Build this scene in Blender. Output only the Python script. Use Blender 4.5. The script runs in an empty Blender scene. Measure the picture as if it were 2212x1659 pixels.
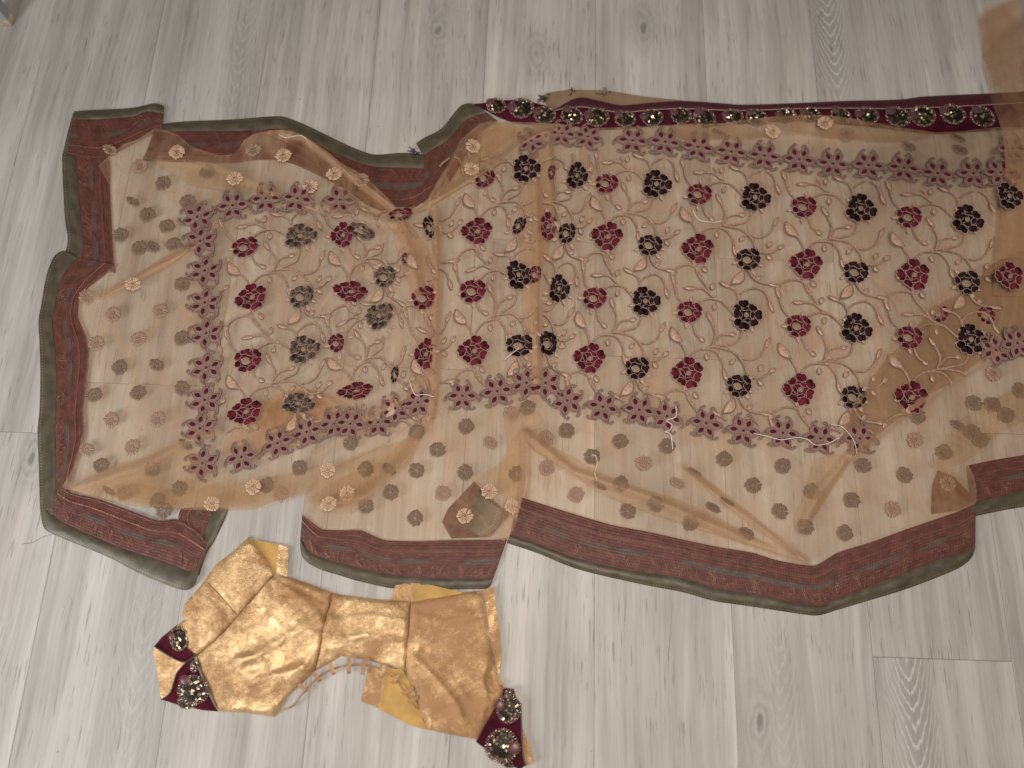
import bpy, bmesh, math, random
import numpy as np
from mathutils import Vector, Matrix, noise
from mathutils.geometry import delaunay_2d_cdt

random.seed(7)
sc = bpy.context.scene
col = sc.collection
R = math.radians

# ------------------------------------------------------------------ camera
TILT, ROLL, DIST = R(17.0), R(2.0), 1.15
cam_d = bpy.data.cameras.new('camera')
cam = bpy.data.objects.new('camera', cam_d)
col.objects.link(cam)
CM = (Matrix.Translation((0, -DIST * math.sin(TILT), DIST * math.cos(TILT)))
      @ Matrix.Rotation(TILT, 4, 'X') @ Matrix.Rotation(ROLL, 4, 'Z'))
cam.matrix_world = CM
cam_d.sensor_width = 36.0
cam_d.lens = 27.05
cam_d.clip_start = 0.01
cam_d.clip_end = 60
cam_d.dof.use_dof = True
cam_d.dof.focus_distance = 1.14
cam_d.dof.aperture_fstop = 1.9
sc.camera = cam
FPX = 27.05 / 36.0 * 2212

# ------------------------------------------------------------------ world, lamps, exposure
w = bpy.data.worlds.new('World')
sc.world = w
w.use_nodes = True
bg = w.node_tree.nodes['Background']
bg.inputs[0].default_value = (1.0, 0.95, 0.90, 1)
bg.inputs[1].default_value = 0.11


def area(name, loc, target, size, energy, color):
    l = bpy.data.lights.new(name, 'AREA')
    l.shape = 'RECTANGLE'
    l.size, l.size_y = size
    l.energy = energy
    l.color = color
    o = bpy.data.objects.new(name, l)
    col.objects.link(o)
    o.location = loc
    o.rotation_euler = (Vector(target) - Vector(loc)).to_track_quat('-Z', 'Y').to_euler()
    return o


area('window_light', (-1.55, -0.95, 0.95), (0.20, -0.05, 0), (0.55, 0.8), 21.5, (0.94, 0.97, 1.0))
area('ceiling_light', (0.20, -0.28, 1.80), (0.10, -0.10, 0), (0.5, 0.5), 23, (1.0, 0.90, 0.81))
sc.view_settings.view_transform = 'Standard'
sc.view_settings.look = 'None'
sc.view_settings.exposure = 0.0
sc.view_settings.gamma = 1.0
sc.cycles.transparent_max_bounces = 32
sc.cycles.max_bounces = 8

# ------------------------------------------------------------------ mapping: photo grid -> point on the floor plane at height z
CR = CM.to_3x3()
CO = CM.translation


def D(x, y, z=0.0):
    d = CR @ Vector((x - 1106.0, -(y - 829.5), -FPX))
    t = (z - CO.z) / d.z
    return CO + d * t


def px(x, y):                                     # metres per grid unit near a spot
    return (D(x + 1, y) - D(x, y)).length


# ------------------------------------------------------------------ node helper
class S:
    def __init__(s, nt, sock):
        s.nt, s.k = nt, sock

    def _m(s, op, b=None, c=None):
        n = s.nt.nodes.new('ShaderNodeMath')
        n.operation = op
        s.nt.links.new(s.k, n.inputs[0])
        for i, v in ((1, b), (2, c)):
            if v is None:
                continue
            if isinstance(v, S):
                s.nt.links.new(v.k, n.inputs[i])
            else:
                n.inputs[i].default_value = v
        return S(s.nt, n.outputs[0])

    def __add__(s, o): return s._m('ADD', o)
    def __sub__(s, o): return s._m('SUBTRACT', o)
    def __mul__(s, o): return s._m('MULTIPLY', o)
    def __truediv__(s, o): return s._m('DIVIDE', o)
    def f(s, op, b=None, c=None): return s._m(op, b, c)
    def step(s, a, b):                            # smoothstep a..b
        n = s.nt.nodes.new('ShaderNodeMapRange')
        n.interpolation_type = 'SMOOTHSTEP'
        s.nt.links.new(s.k, n.inputs[0])
        n.inputs[1].default_value = a
        n.inputs[2].default_value = b
        return S(s.nt, n.outputs[0])


def new_mat(name):
    m = bpy.data.materials.new(name)
    m.use_nodes = True
    nt = m.node_tree
    return m, nt, nt.nodes['Principled BSDF']


def val(nt, v):
    n = nt.nodes.new('ShaderNodeValue')
    n.outputs[0].default_value = v
    return S(nt, n.outputs[0])


def comb(nt, x, y, z=None):
    n = nt.nodes.new('ShaderNodeCombineXYZ')
    for i, v in enumerate((x, y, z)):
        if v is None:
            continue
        if isinstance(v, S):
            nt.links.new(v.k, n.inputs[i])
        else:
            n.inputs[i].default_value = v
    return n.outputs[0]


def sep(nt, sock):
    n = nt.nodes.new('ShaderNodeSeparateXYZ')
    nt.links.new(sock, n.inputs[0])
    return [S(nt, o) for o in n.outputs]


def noise_n(nt, vec, scale, detail=3, rough=0.5, dist=0.0):
    n = nt.nodes.new('ShaderNodeTexNoise')
    n.inputs['Scale'].default_value = scale
    n.inputs['Detail'].default_value = detail
    n.inputs['Roughness'].default_value = rough
    n.inputs['Distortion'].default_value = dist
    if vec is not None:
        nt.links.new(vec, n.inputs['Vector'])
    return S(nt, n.outputs[0])


def mixc(nt, fac, a, b, mode='MIX'):
    n = nt.nodes.new('ShaderNodeMix')
    n.data_type = 'RGBA'
    n.blend_type = mode
    if isinstance(fac, S):
        nt.links.new(fac.k, n.inputs[0])
    else:
        n.inputs[0].default_value = fac
    for i, v in ((6, a), (7, b)):
        if isinstance(v, (tuple, list)):
            n.inputs[i].default_value = (*v[:3], 1)
        else:
            nt.links.new(v, n.inputs[i])
    return n.outputs[2]


def bump(nt, bsdf, h, strength, dist=0.001):
    n = nt.nodes.new('ShaderNodeBump')
    n.inputs['Strength'].default_value = strength
    n.inputs['Distance'].default_value = dist
    nt.links.new(h.k, n.inputs['Height'])
    nt.links.new(n.outputs[0], bsdf.inputs['Normal'])


def pos(nt):
    return nt.nodes.new('ShaderNodeNewGeometry').outputs['Position']


def attr(nt, name):
    n = nt.nodes.new('ShaderNodeAttribute')
    n.attribute_type = 'OBJECT'
    n.attribute_name = name
    return S(nt, n.outputs['Fac'])


# ------------------------------------------------------------------ materials
def wood():
    m, nt, b = new_mat('whitewashed_oak')
    x, y, z = sep(nt, pos(nt))
    oi = nt.nodes.new('ShaderNodeObjectInfo')
    rnd = S(nt, oi.outputs['Random'])
    ox = x + rnd * 37.0
    oy = y + rnd * 91.0
    # slow wander of the grain
    wob = noise_n(nt, comb(nt, ox * 5.0, oy * 2.2), 1.0, 2) * 0.035
    # knot push
    kx, ky, kon = attr(nt, 'knot_x'), attr(nt, 'knot_y'), attr(nt, 'knot_on')
    dx, dy = x - kx, y - ky
    kw = noise_n(nt, comb(nt, x * 42.0, y * 24.0), 1.0, 4, 0.6)
    kr = ((dx / 0.022).f('POWER', 2.0) + (dy / 0.052).f('POWER', 2.0)).f('SQRT') + (kw - 0.5) * 1.3 + 0.25
    kmask = kr.step(1.9, 0.5) * kon
    krings = (kr * 15.0).f('SINE') * 0.5 + 0.5
    gx = ox + wob
    fine = noise_n(nt, comb(nt, gx * 110.0, oy * 3.2), 1.0, 5, 0.68)
    broad = noise_n(nt, comb(nt, gx * 24.0, oy * 1.1), 1.0, 3, 0.55)
    blotch = noise_n(nt, comb(nt, ox * 7.0, oy * 4.0), 1.0, 3)
    # cathedral arches
    ax, ay, aon = attr(nt, 'arch_x'), attr(nt, 'arch_y'), attr(nt, 'arch_on')
    jag = noise_n(nt, comb(nt, x * 260.0, y * 24.0), 1.0, 2) - 0.5
    slow = noise_n(nt, comb(nt, x * 14.0, y * 9.0), 1.0, 2) - 0.5
    u = (x - ax + slow * 0.012) / 0.026
    uu = u.f('POWER', 2.0) + u.f('ABSOLUTE') * 0.7
    rr = (y - ay) - uu * 0.042 + jag * 0.016 + slow * 0.045
    saw = ((rr * 44.0).f('FRACT'))
    ring_l = saw.step(0.62, 0.80) * saw.step(1.0, 0.93)
    amask = (u.f('POWER', 2.0) * -0.60).f('EXPONENT') * (((y - ay) / 0.13).f('POWER', 4.0) * -1.0).f('EXPONENT') * aon
    # colour
    c1, c2 = (0.250, 0.229, 0.209), (0.655, 0.630, 0.598)
    t = (fine * 0.55 + broad * 0.75 + blotch * 0.35 - 0.32)
    c = mixc(nt, t.f('MULTIPLY_ADD', 1.7, -0.33).f('MAXIMUM', 0.0).f('MINIMUM', 1.0), c1, c2)
    warm = noise_n(nt, comb(nt, ox * 9.0, oy * 1.4), 1.0, 2)
    c = mixc(nt, warm.step(0.45, 0.75) * 0.5, c, mixc(nt, 1.0, c, (1.0, 0.965, 0.93), 'MULTIPLY'))
    tint = mixc(nt, rnd, (0.95, 0.95, 0.945), (1.03, 1.02, 1.01))
    c = mixc(nt, 1.0, c, tint, 'MULTIPLY')
    c = mixc(nt, amask * 0.55, c, (0.27, 0.255, 0.24))
    c = mixc(nt, amask * ring_l * 0.8, c, (0.60, 0.585, 0.55))
    c = mixc(nt, kmask * 0.50, c, (0.25, 0.235, 0.22))
    c = mixc(nt, kmask * krings * 0.40, c, (0.56, 0.54, 0.51))
    core = kr.step(0.55, 0.2) * kon
    c = mixc(nt, core * 0.6, c, (0.13, 0.115, 0.105))
    # pores
    pn = noise_n(nt, comb(nt, gx * 340.0, oy * 19.0), 1.0, 2, 0.5)
    pm = noise_n(nt, comb(nt, ox * 16.0, oy * 6.0), 1.0, 2)
    pore = pn.step(0.60, 0.70) * pm.step(0.34, 0.60)
    c = mixc(nt, pore * 0.6, c, (0.17, 0.157, 0.146))
    light = noise_n(nt, comb(nt, gx * 330.0, oy * 9.0 + 40.0), 1.0, 2, 0.5).step(0.62, 0.75)
    c = mixc(nt, light * 0.30, c, (0.68, 0.66, 0.63))
    sp = noise_n(nt, comb(nt, x * 120.0, y * 120.0), 1.0, 1).step(0.80, 0.815)
    c = mixc(nt, sp * 0.7, c, (0.13, 0.12, 0.115))
    nt.links.new(c, b.inputs['Base Color'])
    b.inputs['Roughness'].default_value = 0.52
    b.inputs['Specular IOR Level'].default_value = 0.35
    bump(nt, b, fine * 0.5 - pore * 1.2, 0.35, 0.0006)
    return m


def simple(name, c, rough=0.7, metal=0.0, sheen=0.0, sheen_c=(1, 1, 1), nscale=0, namp=0.25, spec=0.3, bmp=0.0):
    m, nt, b = new_mat(name)
    if nscale:
        tc = nt.nodes.new('ShaderNodeTexCoord').outputs['Object']
        n = noise_n(nt, tc, nscale, 3)
        lo = tuple(v * (1 - namp) for v in c)
        hi = tuple(min(1, v * (1 + namp)) for v in c)
        nt.links.new(mixc(nt, n.step(0.3, 0.7), lo, hi), b.inputs['Base Color'])
        if bmp:
            bump(nt, b, n, bmp, 0.0008)
    else:
        b.inputs['Base Color'].default_value = (*c, 1)
    b.inputs['Roughness'].default_value = rough
    b.inputs['Metallic'].default_value = metal
    b.inputs['Specular IOR Level'].default_value = spec
    if sheen:
        b.inputs['Sheen Weight'].default_value = sheen
        b.inputs['Sheen Roughness'].default_value = 0.4
        b.inputs['Sheen Tint'].default_value = (*sheen_c, 1)
    return m


def net_mat(name, cover, thread, tint):
    m, nt, b = new_mat(name)
    out = nt.nodes['Material Output']
    nt.nodes.remove(b)
    p = pos(nt)
    x, y, z = sep(nt, p)
    weave = noise_n(nt, comb(nt, x * 900.0, y * 900.0), 1.0, 1)
    cloud = noise_n(nt, comb(nt, x * 9.0, y * 9.0), 1.0, 3)
    ga = nt.nodes.new('ShaderNodeAttribute')            # how tightly the cloth is gathered here
    ga.attribute_name = 'gather'
    patch = noise_n(nt, comb(nt, x * 34.0, y * 26.0), 1.0, 3, 0.6)
    streak = noise_n(nt, comb(nt, x * 160.0, y * 10.0), 1.0, 2)
    fac = ((weave - 0.5) * 0.16 + (cloud - 0.5) * 0.30 + (patch - 0.5) * 0.55 + (streak - 0.5) * 0.14 + cover + S(nt, ga.outputs['Fac']) * 1.15).f('MAXIMUM', 0.03).f('MINIMUM', 0.9)
    tr = nt.nodes.new('ShaderNodeBsdfTransparent')
    tr.inputs[0].default_value = (*tint, 1)
    df = nt.nodes.new('ShaderNodeBsdfDiffuse')
    df.inputs[0].default_value = (*thread, 1)
    tl = nt.nodes.new('ShaderNodeBsdfTranslucent')
    tl.inputs[0].default_value = (*thread, 1)
    sh = nt.nodes.new('ShaderNodeBsdfGlossy')
    sh.inputs[0].default_value = (0.8, 0.62, 0.42, 1)
    sh.inputs['Roughness'].default_value = 0.55
    m1 = nt.nodes.new('ShaderNodeMixShader')
    m1.inputs[0].default_value = 0.35
    nt.links.new(df.outputs[0], m1.inputs[1])
    nt.links.new(tl.outputs[0], m1.inputs[2])
    m3 = nt.nodes.new('ShaderNodeMixShader')
    m3.inputs[0].default_value = 0.10
    nt.links.new(m1.outputs[0], m3.inputs[1])
    nt.links.new(sh.outputs[0], m3.inputs[2])
    m2 = nt.nodes.new('ShaderNodeMixShader')
    nt.links.new(fac.k, m2.inputs[0])
    nt.links.new(tr.outputs[0], m2.inputs[1])
    nt.links.new(m3.outputs[0], m2.inputs[2])
    nt.links.new(m2.outputs[0], out.inputs[0])
    return m


def zari_mat(name, base, glint, stripe=None):
    m, nt, b = new_mat(name)
    uvn = nt.nodes.new('ShaderNodeUVMap')
    u, v, _ = sep(nt, uvn.outputs[0])
    tc = comb(nt, u * 60.0, v * 5.0)
    blotch = noise_n(nt, tc, 1.0, 3)
    rows = ((v * 88.0).f('SINE') * 0.5 + 0.5)
    dash = ((u * 2600.0).f('SINE') * 0.5 + 0.5)
    worn = noise_n(nt, comb(nt, u * 110.0, v * 9.0), 1.0, 3)
    weave = rows * dash * worn.step(0.48, 0.68)
    c = mixc(nt, blotch.step(0.25, 0.75), tuple(k * 0.72 for k in base), tuple(k * 1.25 for k in base))
    if stripe:
        s = v.step(0.49, 0.52) * v.step(0.655, 0.62)
        gaps = noise_n(nt, comb(nt, u * 30.0, v * 3.0), 1.0, 2).step(0.42, 0.58)
        c = mixc(nt, s * gaps * 0.75, c, stripe)
    c = mixc(nt, weave * 0.5, c, glint)
    nt.links.new(c, b.inputs['Base Color'])
    nt.links.new((weave * 0.5).k, b.inputs['Metallic'])
    b.inputs['Roughness'].default_value = 0.5
    b.inputs['Specular IOR Level'].default_value = 0.3
    b.inputs['Sheen Weight'].default_value = 0.05
    bump(nt, b, rows * dash + blotch, 0.5, 0.0006)
    return m


def hem_mat():
    m, nt, b = new_mat('olive_hem_tissue')
    uvn = nt.nodes.new('ShaderNodeUVMap')
    u, v, _ = sep(nt, uvn.outputs[0])
    n = noise_n(nt, comb(nt, u * 45.0, v * 1.5), 1.0, 4)
    n2 = noise_n(nt, comb(nt, u * 25.0, v * 1.0), 1.0, 2)
    c = mixc(nt, n.step(0.25, 0.75), (0.060, 0.049, 0.031), (0.122, 0.100, 0.064))
    c = mixc(nt, n2.step(0.52, 0.72) * 0.45, c, (0.075, 0.085, 0.068))
    st = ((u * 1500.0).f('SINE')).step(0.2, 0.8) * v.step(0.80, 0.84) * v.step(0.90, 0.87)
    c = mixc(nt, st * 0.7, c, (0.32, 0.25, 0.13))
    nt.links.new(c, b.inputs['Base Color'])
    b.inputs['Roughness'].default_value = 0.5
    b.inputs['Metallic'].default_value = 0.15
    bump(nt, b, n, 0.5, 0.001)
    return m


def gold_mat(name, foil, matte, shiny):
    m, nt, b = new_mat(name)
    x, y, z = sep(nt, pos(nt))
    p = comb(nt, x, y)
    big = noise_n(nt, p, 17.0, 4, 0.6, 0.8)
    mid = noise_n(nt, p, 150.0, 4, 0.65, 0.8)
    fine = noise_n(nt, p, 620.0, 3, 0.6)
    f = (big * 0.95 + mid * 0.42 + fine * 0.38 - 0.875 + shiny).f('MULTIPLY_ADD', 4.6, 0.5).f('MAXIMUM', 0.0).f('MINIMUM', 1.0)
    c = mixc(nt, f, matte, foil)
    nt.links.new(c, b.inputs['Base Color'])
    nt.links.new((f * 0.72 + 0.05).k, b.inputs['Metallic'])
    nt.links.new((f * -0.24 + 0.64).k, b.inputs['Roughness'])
    vo = nt.nodes.new('ShaderNodeTexVoronoi')
    vo.feature = 'DISTANCE_TO_EDGE'
    wn = nt.nodes.new('ShaderNodeTexNoise')
    wn.inputs['Scale'].default_value = 60
    nt.links.new(p, wn.inputs['Vector'])
    wv = nt.nodes.new('ShaderNodeVectorMath')
    wv.operation = 'MULTIPLY_ADD'
    nt.links.new(wn.outputs['Color'], wv.inputs[0])
    wv.inputs[1].default_value = (.02, .02, .0)
    nt.links.new(p, wv.inputs[2])
    nt.links.new(wv.outputs[0], vo.inputs['Vector'])
    vo.inputs['Scale'].default_value = 75
    vo2 = nt.nodes.new('ShaderNodeTexVoronoi')
    vo2.feature = 'DISTANCE_TO_EDGE'
    nt.links.new(wv.outputs[0], vo2.inputs['Vector'])
    vo2.inputs['Scale'].default_value = 210
    crack = S(nt, vo.outputs['Distance']).step(0.0, 0.22) + S(nt, vo2.outputs['Distance']).step(0.0, 0.25) * 0.6
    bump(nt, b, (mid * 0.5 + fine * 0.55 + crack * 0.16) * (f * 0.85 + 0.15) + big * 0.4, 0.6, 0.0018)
    return m


M = {}
M['wood'] = wood()
M['net'] = net_mat('peach_net', 0.215, (0.70, 0.45, 0.29), (1.0, 0.955, 0.885))
M['net_fold'] = net_mat('peach_net_doubled', 0.125, (0.60, 0.41, 0.27), (0.99, 0.945, 0.875))
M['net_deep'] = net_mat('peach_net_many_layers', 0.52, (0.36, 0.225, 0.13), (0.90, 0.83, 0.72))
M['zari'] = zari_mat('maroon_zari_weave', (0.112, 0.038, 0.029), (0.42, 0.19, 0.14), (0.085, 0.080, 0.062))
M['zari_red'] = zari_mat('wine_zari_edging', (0.052, 0.006, 0.010), (0.34, 0.10, 0.08))
M['hem'] = hem_mat()
M['velvet_dark'] = simple('black_wine_velvet', (0.020, 0.0085, 0.0085), 0.95, sheen=0.05, sheen_c=(0.6, 0.42, 0.42), nscale=4.5, namp=0.95, spec=0.1)  # noisy tones put the pile's uneven sheen into the velvet colours
M['velvet_mag'] = simple('crimson_velvet', (0.098, 0.012, 0.020), 0.95, sheen=0.08, sheen_c=(0.9, 0.4, 0.45), nscale=4.0, namp=0.75, spec=0.1)
M['velvet_lit'] = simple('lit_black_velvet', (0.088, 0.060, 0.042), 0.95, sheen=0.15, nscale=4.5, namp=0.85, spec=0.1)  # black velvet again, its lighter reflection put into the colour
M['velvet_wine'] = simple('wine_velvet', (0.062, 0.005, 0.014), 0.85, sheen=0.08, sheen_c=(0.9, 0.3, 0.4), nscale=60, namp=0.35, spec=0.15)
M['drop'] = simple('dark_red_velvet_inlay', (0.085, 0.010, 0.022), 0.85, spec=0.15)
M['cord'] = simple('taupe_outline_cord', (0.42, 0.30, 0.255), 0.6)
M['centre'] = simple('tan_net_centre', (0.30, 0.215, 0.145), 0.7)
M['vine_edge'] = simple('brown_vine_shade', (0.20, 0.125, 0.085), 0.8)  # brown line under the vines; their shadow edges are put into it
M['peach'] = simple('peach_silk_thread', (0.46, 0.29, 0.20), 0.48, nscale=300, namp=0.25, spec=0.5)
M['mauve'] = simple('mauve_thread_fill', (0.25, 0.155, 0.128), 0.7, nscale=420, namp=0.5)
M['mauve_cord'] = simple('mauve_outline_thread', (0.36, 0.225, 0.18), 0.5, spec=0.5)
M['daisy_light'] = simple('lit_sprig_thread', (0.56, 0.37, 0.235), 0.42, nscale=300, namp=0.2, spec=0.5)  # one sprig thread in three tones; lit and unlit look put into colour
M['daisy_mid'] = simple('half_lit_sprig_thread', (0.35, 0.22, 0.155), 0.5, nscale=300, namp=0.3)
M['daisy_dark'] = simple('shaded_sprig_thread', (0.205, 0.132, 0.085), 0.6, nscale=300, namp=0.3)
M['sequin'] = simple('antique_gold_sequin', (0.42, 0.335, 0.225), 0.30, metal=1.0)
M['sequin_dark'] = simple('black_bronze_thread', (0.020, 0.0125, 0.008), 0.5, metal=0.3, nscale=7, namp=0.6)
M['ring'] = simple('rose_bronze_bead', (0.17, 0.085, 0.09), 0.4, metal=0.4)
M['zthread'] = simple('copper_metal_thread', (0.42, 0.22, 0.15), 0.4, metal=0.5)
M['white_thread'] = simple('white_cotton_thread', (0.82, 0.78, 0.70), 0.8)
M['hair'] = simple('dark_lint', (0.09, 0.08, 0.08), 0.7)
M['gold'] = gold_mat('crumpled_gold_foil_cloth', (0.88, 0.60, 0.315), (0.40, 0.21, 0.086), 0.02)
M['gold_matte_shaded'] = gold_mat('matt_shaded_gold_cloth', (0.82, 0.53, 0.265), (0.395, 0.21, 0.09), -0.07)  # duller copy of the gold; right side's weaker light put into its colour
M['lining'] = simple('mustard_cotton_lining', (0.53, 0.325, 0.105), 0.85, nscale=40, namp=0.12)
M['overlock'] = simple('pale_overlock_stitch', (0.62, 0.50, 0.42), 0.8)
M['seam'] = simple('brown_seam_thread', (0.20, 0.10, 0.05), 0.8)  # plain dark brown for the seam threads
M['piping'] = simple('grey_olive_piping', (0.10, 0.09, 0.065), 0.5, metal=0.2)
M['leg_grey'] = simple('sage_grey_paint', (0.30, 0.335, 0.32), 0.5, nscale=30, namp=0.1)
M['leg_worn'] = simple('worn_bare_wood', (0.52, 0.40, 0.29), 0.7, nscale=60, namp=0.3)
M['tuft'] = simple('dark_brown_tassel_thread', (0.05, 0.035, 0.025), 0.8)

# ------------------------------------------------------------------ scene helpers
def empty(name, label, cat, loc=(0, 0, 0), group=None):
    o = bpy.data.objects.new(name, None)
    col.objects.link(o)
    o.location = loc
    o.empty_display_size = 0.05
    o['label'] = label
    o['category'] = cat
    if group:
        o['group'] = group
    return o


def mesh_obj(name, verts, faces, mats, parent=None, uvs=None, mat_idx=None, smooth=True, origin=None):
    me = bpy.data.meshes.new(name)
    pl = Vector((0, 0, 0))
    if parent is not None:
        pl = parent.location.copy()
        q = parent.parent
        while q is not None:
            pl += q.location
            q = q.parent
    og = Vector(origin) if origin is not None else pl
    me.from_pydata([tuple(Vector(v) - og) for v in verts], [], faces)
    for m in (mats if isinstance(mats, (list, tuple)) else [mats]):
        me.materials.append(m)
    if mat_idx is not None:
        me.polygons.foreach_set('material_index', mat_idx)
    if smooth:
        me.polygons.foreach_set('use_smooth', [True] * len(me.polygons))
    if uvs is not None:
        ul = me.uv_layers.new(name='UVMap')
        for l in me.loops:
            ul.data[l.index].uv = uvs[l.vertex_index]
    me.update()
    o = bpy.data.objects.new(name, me)
    col.objects.link(o)
    if parent is not None:
        o.parent = parent
    o.location = og - pl
    return o


class MB:                                          # mesh buffer in some local space
    def __init__(s):
        s.v, s.f, s.mi = [], [], []

    def add(s, vs, fs, mi=0):
        o = len(s.v)
        s.v += [Vector(a) for a in vs]
        s.f += [tuple(i + o for i in f) for f in fs]
        s.mi += [mi] * len(fs)

    def dome(s, poly, h, z0=0.0, mi=0, mid=0.62):  # padded patch with an outline
        n = len(poly)
        c = Vector((sum(p[0] for p in poly) / n, sum(p[1] for p in poly) / n))
        vs = [(p[0], p[1], z0) for p in poly]
        vs += [(c.x + (p[0] - c.x) * mid, c.y + (p[1] - c.y) * mid, z0 + h * 0.9) for p in poly]
        vs.append((c.x, c.y, z0 + h))
        fs = []
        for i in range(n):
            j = (i + 1) % n
            fs.append((i, j, n + j, n + i))
            fs.append((n + i, n + j, 2 * n))
        s.add(vs, fs, mi)

    def tube(s, pts, r, mi=0, closed=False, sides=4, flat=1.0, taper=None):
        pts = [Vector(p) for p in pts]
        n = len(pts)
        vs, fs = [], []
        for i, p in enumerate(pts):
            a = pts[(i - 1) % n] if (closed or i > 0) else p
            b = pts[(i + 1) % n] if (closed or i < n - 1) else p
            t = (b - a)
            t = t.normalized() if t.length > 1e-9 else Vector((1, 0, 0))
            up = Vector((0, 0, 1))
            sd = t.cross(up)
            sd = sd.normalized() if sd.length > 1e-6 else Vector((1, 0, 0))
            up = sd.cross(t).normalized()
            rr = r if taper is None else r * (taper[0] + (taper[1] - taper[0]) * i / max(1, n - 1))
            for k in range(sides):
                an = 2 * math.pi * (k + 0.5) / sides
                vs.append(p + sd * math.cos(an) * rr + up * math.sin(an) * rr * flat)
        m = n if closed else n - 1
        for i in range(m):
            j = (i + 1) % n
            for k in range(sides):
                l = (k + 1) % sides
                fs.append((i * sides + k, i * sides + l, j * sides + l, j * sides + k))
        s.add(vs, fs, mi)

    def mesh(s, name, mats):
        me = bpy.data.meshes.new(name)
        me.from_pydata([tuple(v) for v in s.v], [], s.f)
        for m in mats:
            me.materials.append(m)
        me.polygons.foreach_set('material_index', s.mi)
        me.polygons.foreach_set('use_smooth', [True] * len(me.polygons))
        me.update()
        return me


def inst(name, me, parent, loc, rot=0.0, scale=(1, 1, 1)):
    o = bpy.data.objects.new(name, me)
    col.objects.link(o)
    o.parent = parent
    o.location = loc
    o.rotation_euler = (0, 0, rot)
    o.scale = scale
    return o


def catmull(pts, per=6, closed=False):
    P = [Vector(p) for p in pts]
    n = len(P)
    out = []
    rng = range(n if closed else n - 1)
    for i in rng:
        p0 = P[(i - 1) % n] if (closed or i > 0) else P[i]
        p1 = P[i]
        p2 = P[(i + 1) % n]
        p3 = P[(i + 2) % n] if (closed or i < n - 2) else p2
        for k in range(per):
            t = k / per
            out.append(0.5 * ((2 * p1) + (p2 - p0) * t + (2 * p0 - 5 * p1 + 4 * p2 - p3) * t * t + (3 * p1 - p0 - 3 * p2 + p3) * t ** 3))
    if not closed:
        out.append(P[-1])
    return out


def resample(pts, n):
    P = np.array([tuple(p) for p in pts], float)
    d = np.r_[0, np.cumsum(np.linalg.norm(np.diff(P, axis=0), axis=1))]
    t = np.linspace(0, d[-1], n)
    return np.stack([np.interp(t, d, P[:, k]) for k in range(P.shape[1])], 1), d[-1]


def densify(poly, step):
    out = []
    n = len(poly)
    for i in range(n):
        a, b = np.array(poly[i], float), np.array(poly[(i + 1) % n], float)
        k = max(1, int(round(np.linalg.norm(b - a) / step)))
        for j in range(k):
            out.append(tuple(a + (b - a) * j / k))
    return out


def inside(poly, X, Y):
    r = np.zeros(X.shape, bool)
    n = len(poly)
    j = n - 1
    for i in range(n):
        xi, yi = poly[i]
        xj, yj = poly[j]
        c = ((yi > Y) != (yj > Y))
        with np.errstate(divide='ignore', invalid='ignore'):
            xx = (xj - xi) * (Y - yi) / (yj - yi + 1e-12) + xi
        r ^= c & (X < xx)
        j = i
    return r


def dist_poly(pl, X, Y, closed=True):
    best = np.full(X.shape, 1e9)
    n = len(pl)
    for i in range(n if closed else n - 1):
        ax, ay = pl[i]
        bx, by = pl[(i + 1) % n]
        dx, dy = bx - ax, by - ay
        L = dx * dx + dy * dy + 1e-9
        t = np.clip(((X - ax) * dx + (Y - ay) * dy) / L, 0, 1)
        best = np.minimum(best, np.hypot(X - ax - t * dx, Y - ay - t * dy))
    return best


def tri_poly(poly, step):
    rng = random.Random(len(poly) * 31 + int(poly[0][0]))
    bd = densify(poly, step)
    xs = [p[0] for p in bd]
    ys = [p[1] for p in bd]
    gx = np.arange(min(xs), max(xs), step)
    gy = np.arange(min(ys), max(ys), step * 0.87)
    X, Y = np.meshgrid(gx, gy)
    X = X + (np.arange(len(gy)) % 2)[:, None] * step * 0.5
    X, Y = X.ravel(), Y.ravel()
    k = inside(bd, X, Y)
    X, Y = X[k], Y[k]
    k = dist_poly(bd, X, Y) > step * 0.45
    X, Y = X[k], Y[k]
    vs = [Vector(p) for p in bd] + [Vector((a + rng.uniform(-.12, .12) * step, b + rng.uniform(-.12, .12) * step)) for a, b in zip(X, Y)]
    n = len(bd)
    ov, oe, of, *_ = delaunay_2d_cdt(vs, [], [list(range(n))], 1, 1e-4)
    return [tuple(v) for v in ov], [tuple(f) for f in of], bd


def fix_up(verts, faces):                          # all faces look up
    out = []
    for f in faces:
        a, b, c = (verts[f[i]] for i in range(3))
        out.append(f if (b - a).cross(c - a).z > 0 else tuple(reversed(f)))
    return out


def gather(x, y, d, edge):
    e = 3.0
    gx = (h(x + e, y) - h(x - e, y)) / (2 * e) * 1000
    gy = (h(x, y + e) - h(x, y - e)) / (2 * e) * 1000
    g = min(.45, max(0, math.hypot(gx, gy) - .10) * .55)
    w_ = noise.noise(Vector((x * .010, y * .010, 31.0)))
    up = 1.0 if y < 900 else max(0.0, 1 - (y - 900) / 90)
    st = max(0, ridged(x * .030 + w_ * 1.2, y * .0045, 12.5) - .80) / .20
    st2 = max(0, ridged((x * .62 - y * .78) * .020 + w_, (x * .78 + y * .62) * .004, 17.5) - .84) / .16
    m1 = max(0, .5 + .9 * noise.noise(Vector((x * .006, y * .006, 44.0))))
    m2 = max(0, .4 + .9 * noise.noise(Vector((x * .006, y * .006, 54.0))))
    g += .34 * st ** 1.5 * up * m1 + .30 * st2 ** 1.5 * m2
    return g + edge * math.exp(-(d / 3.0) ** 2)


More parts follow.
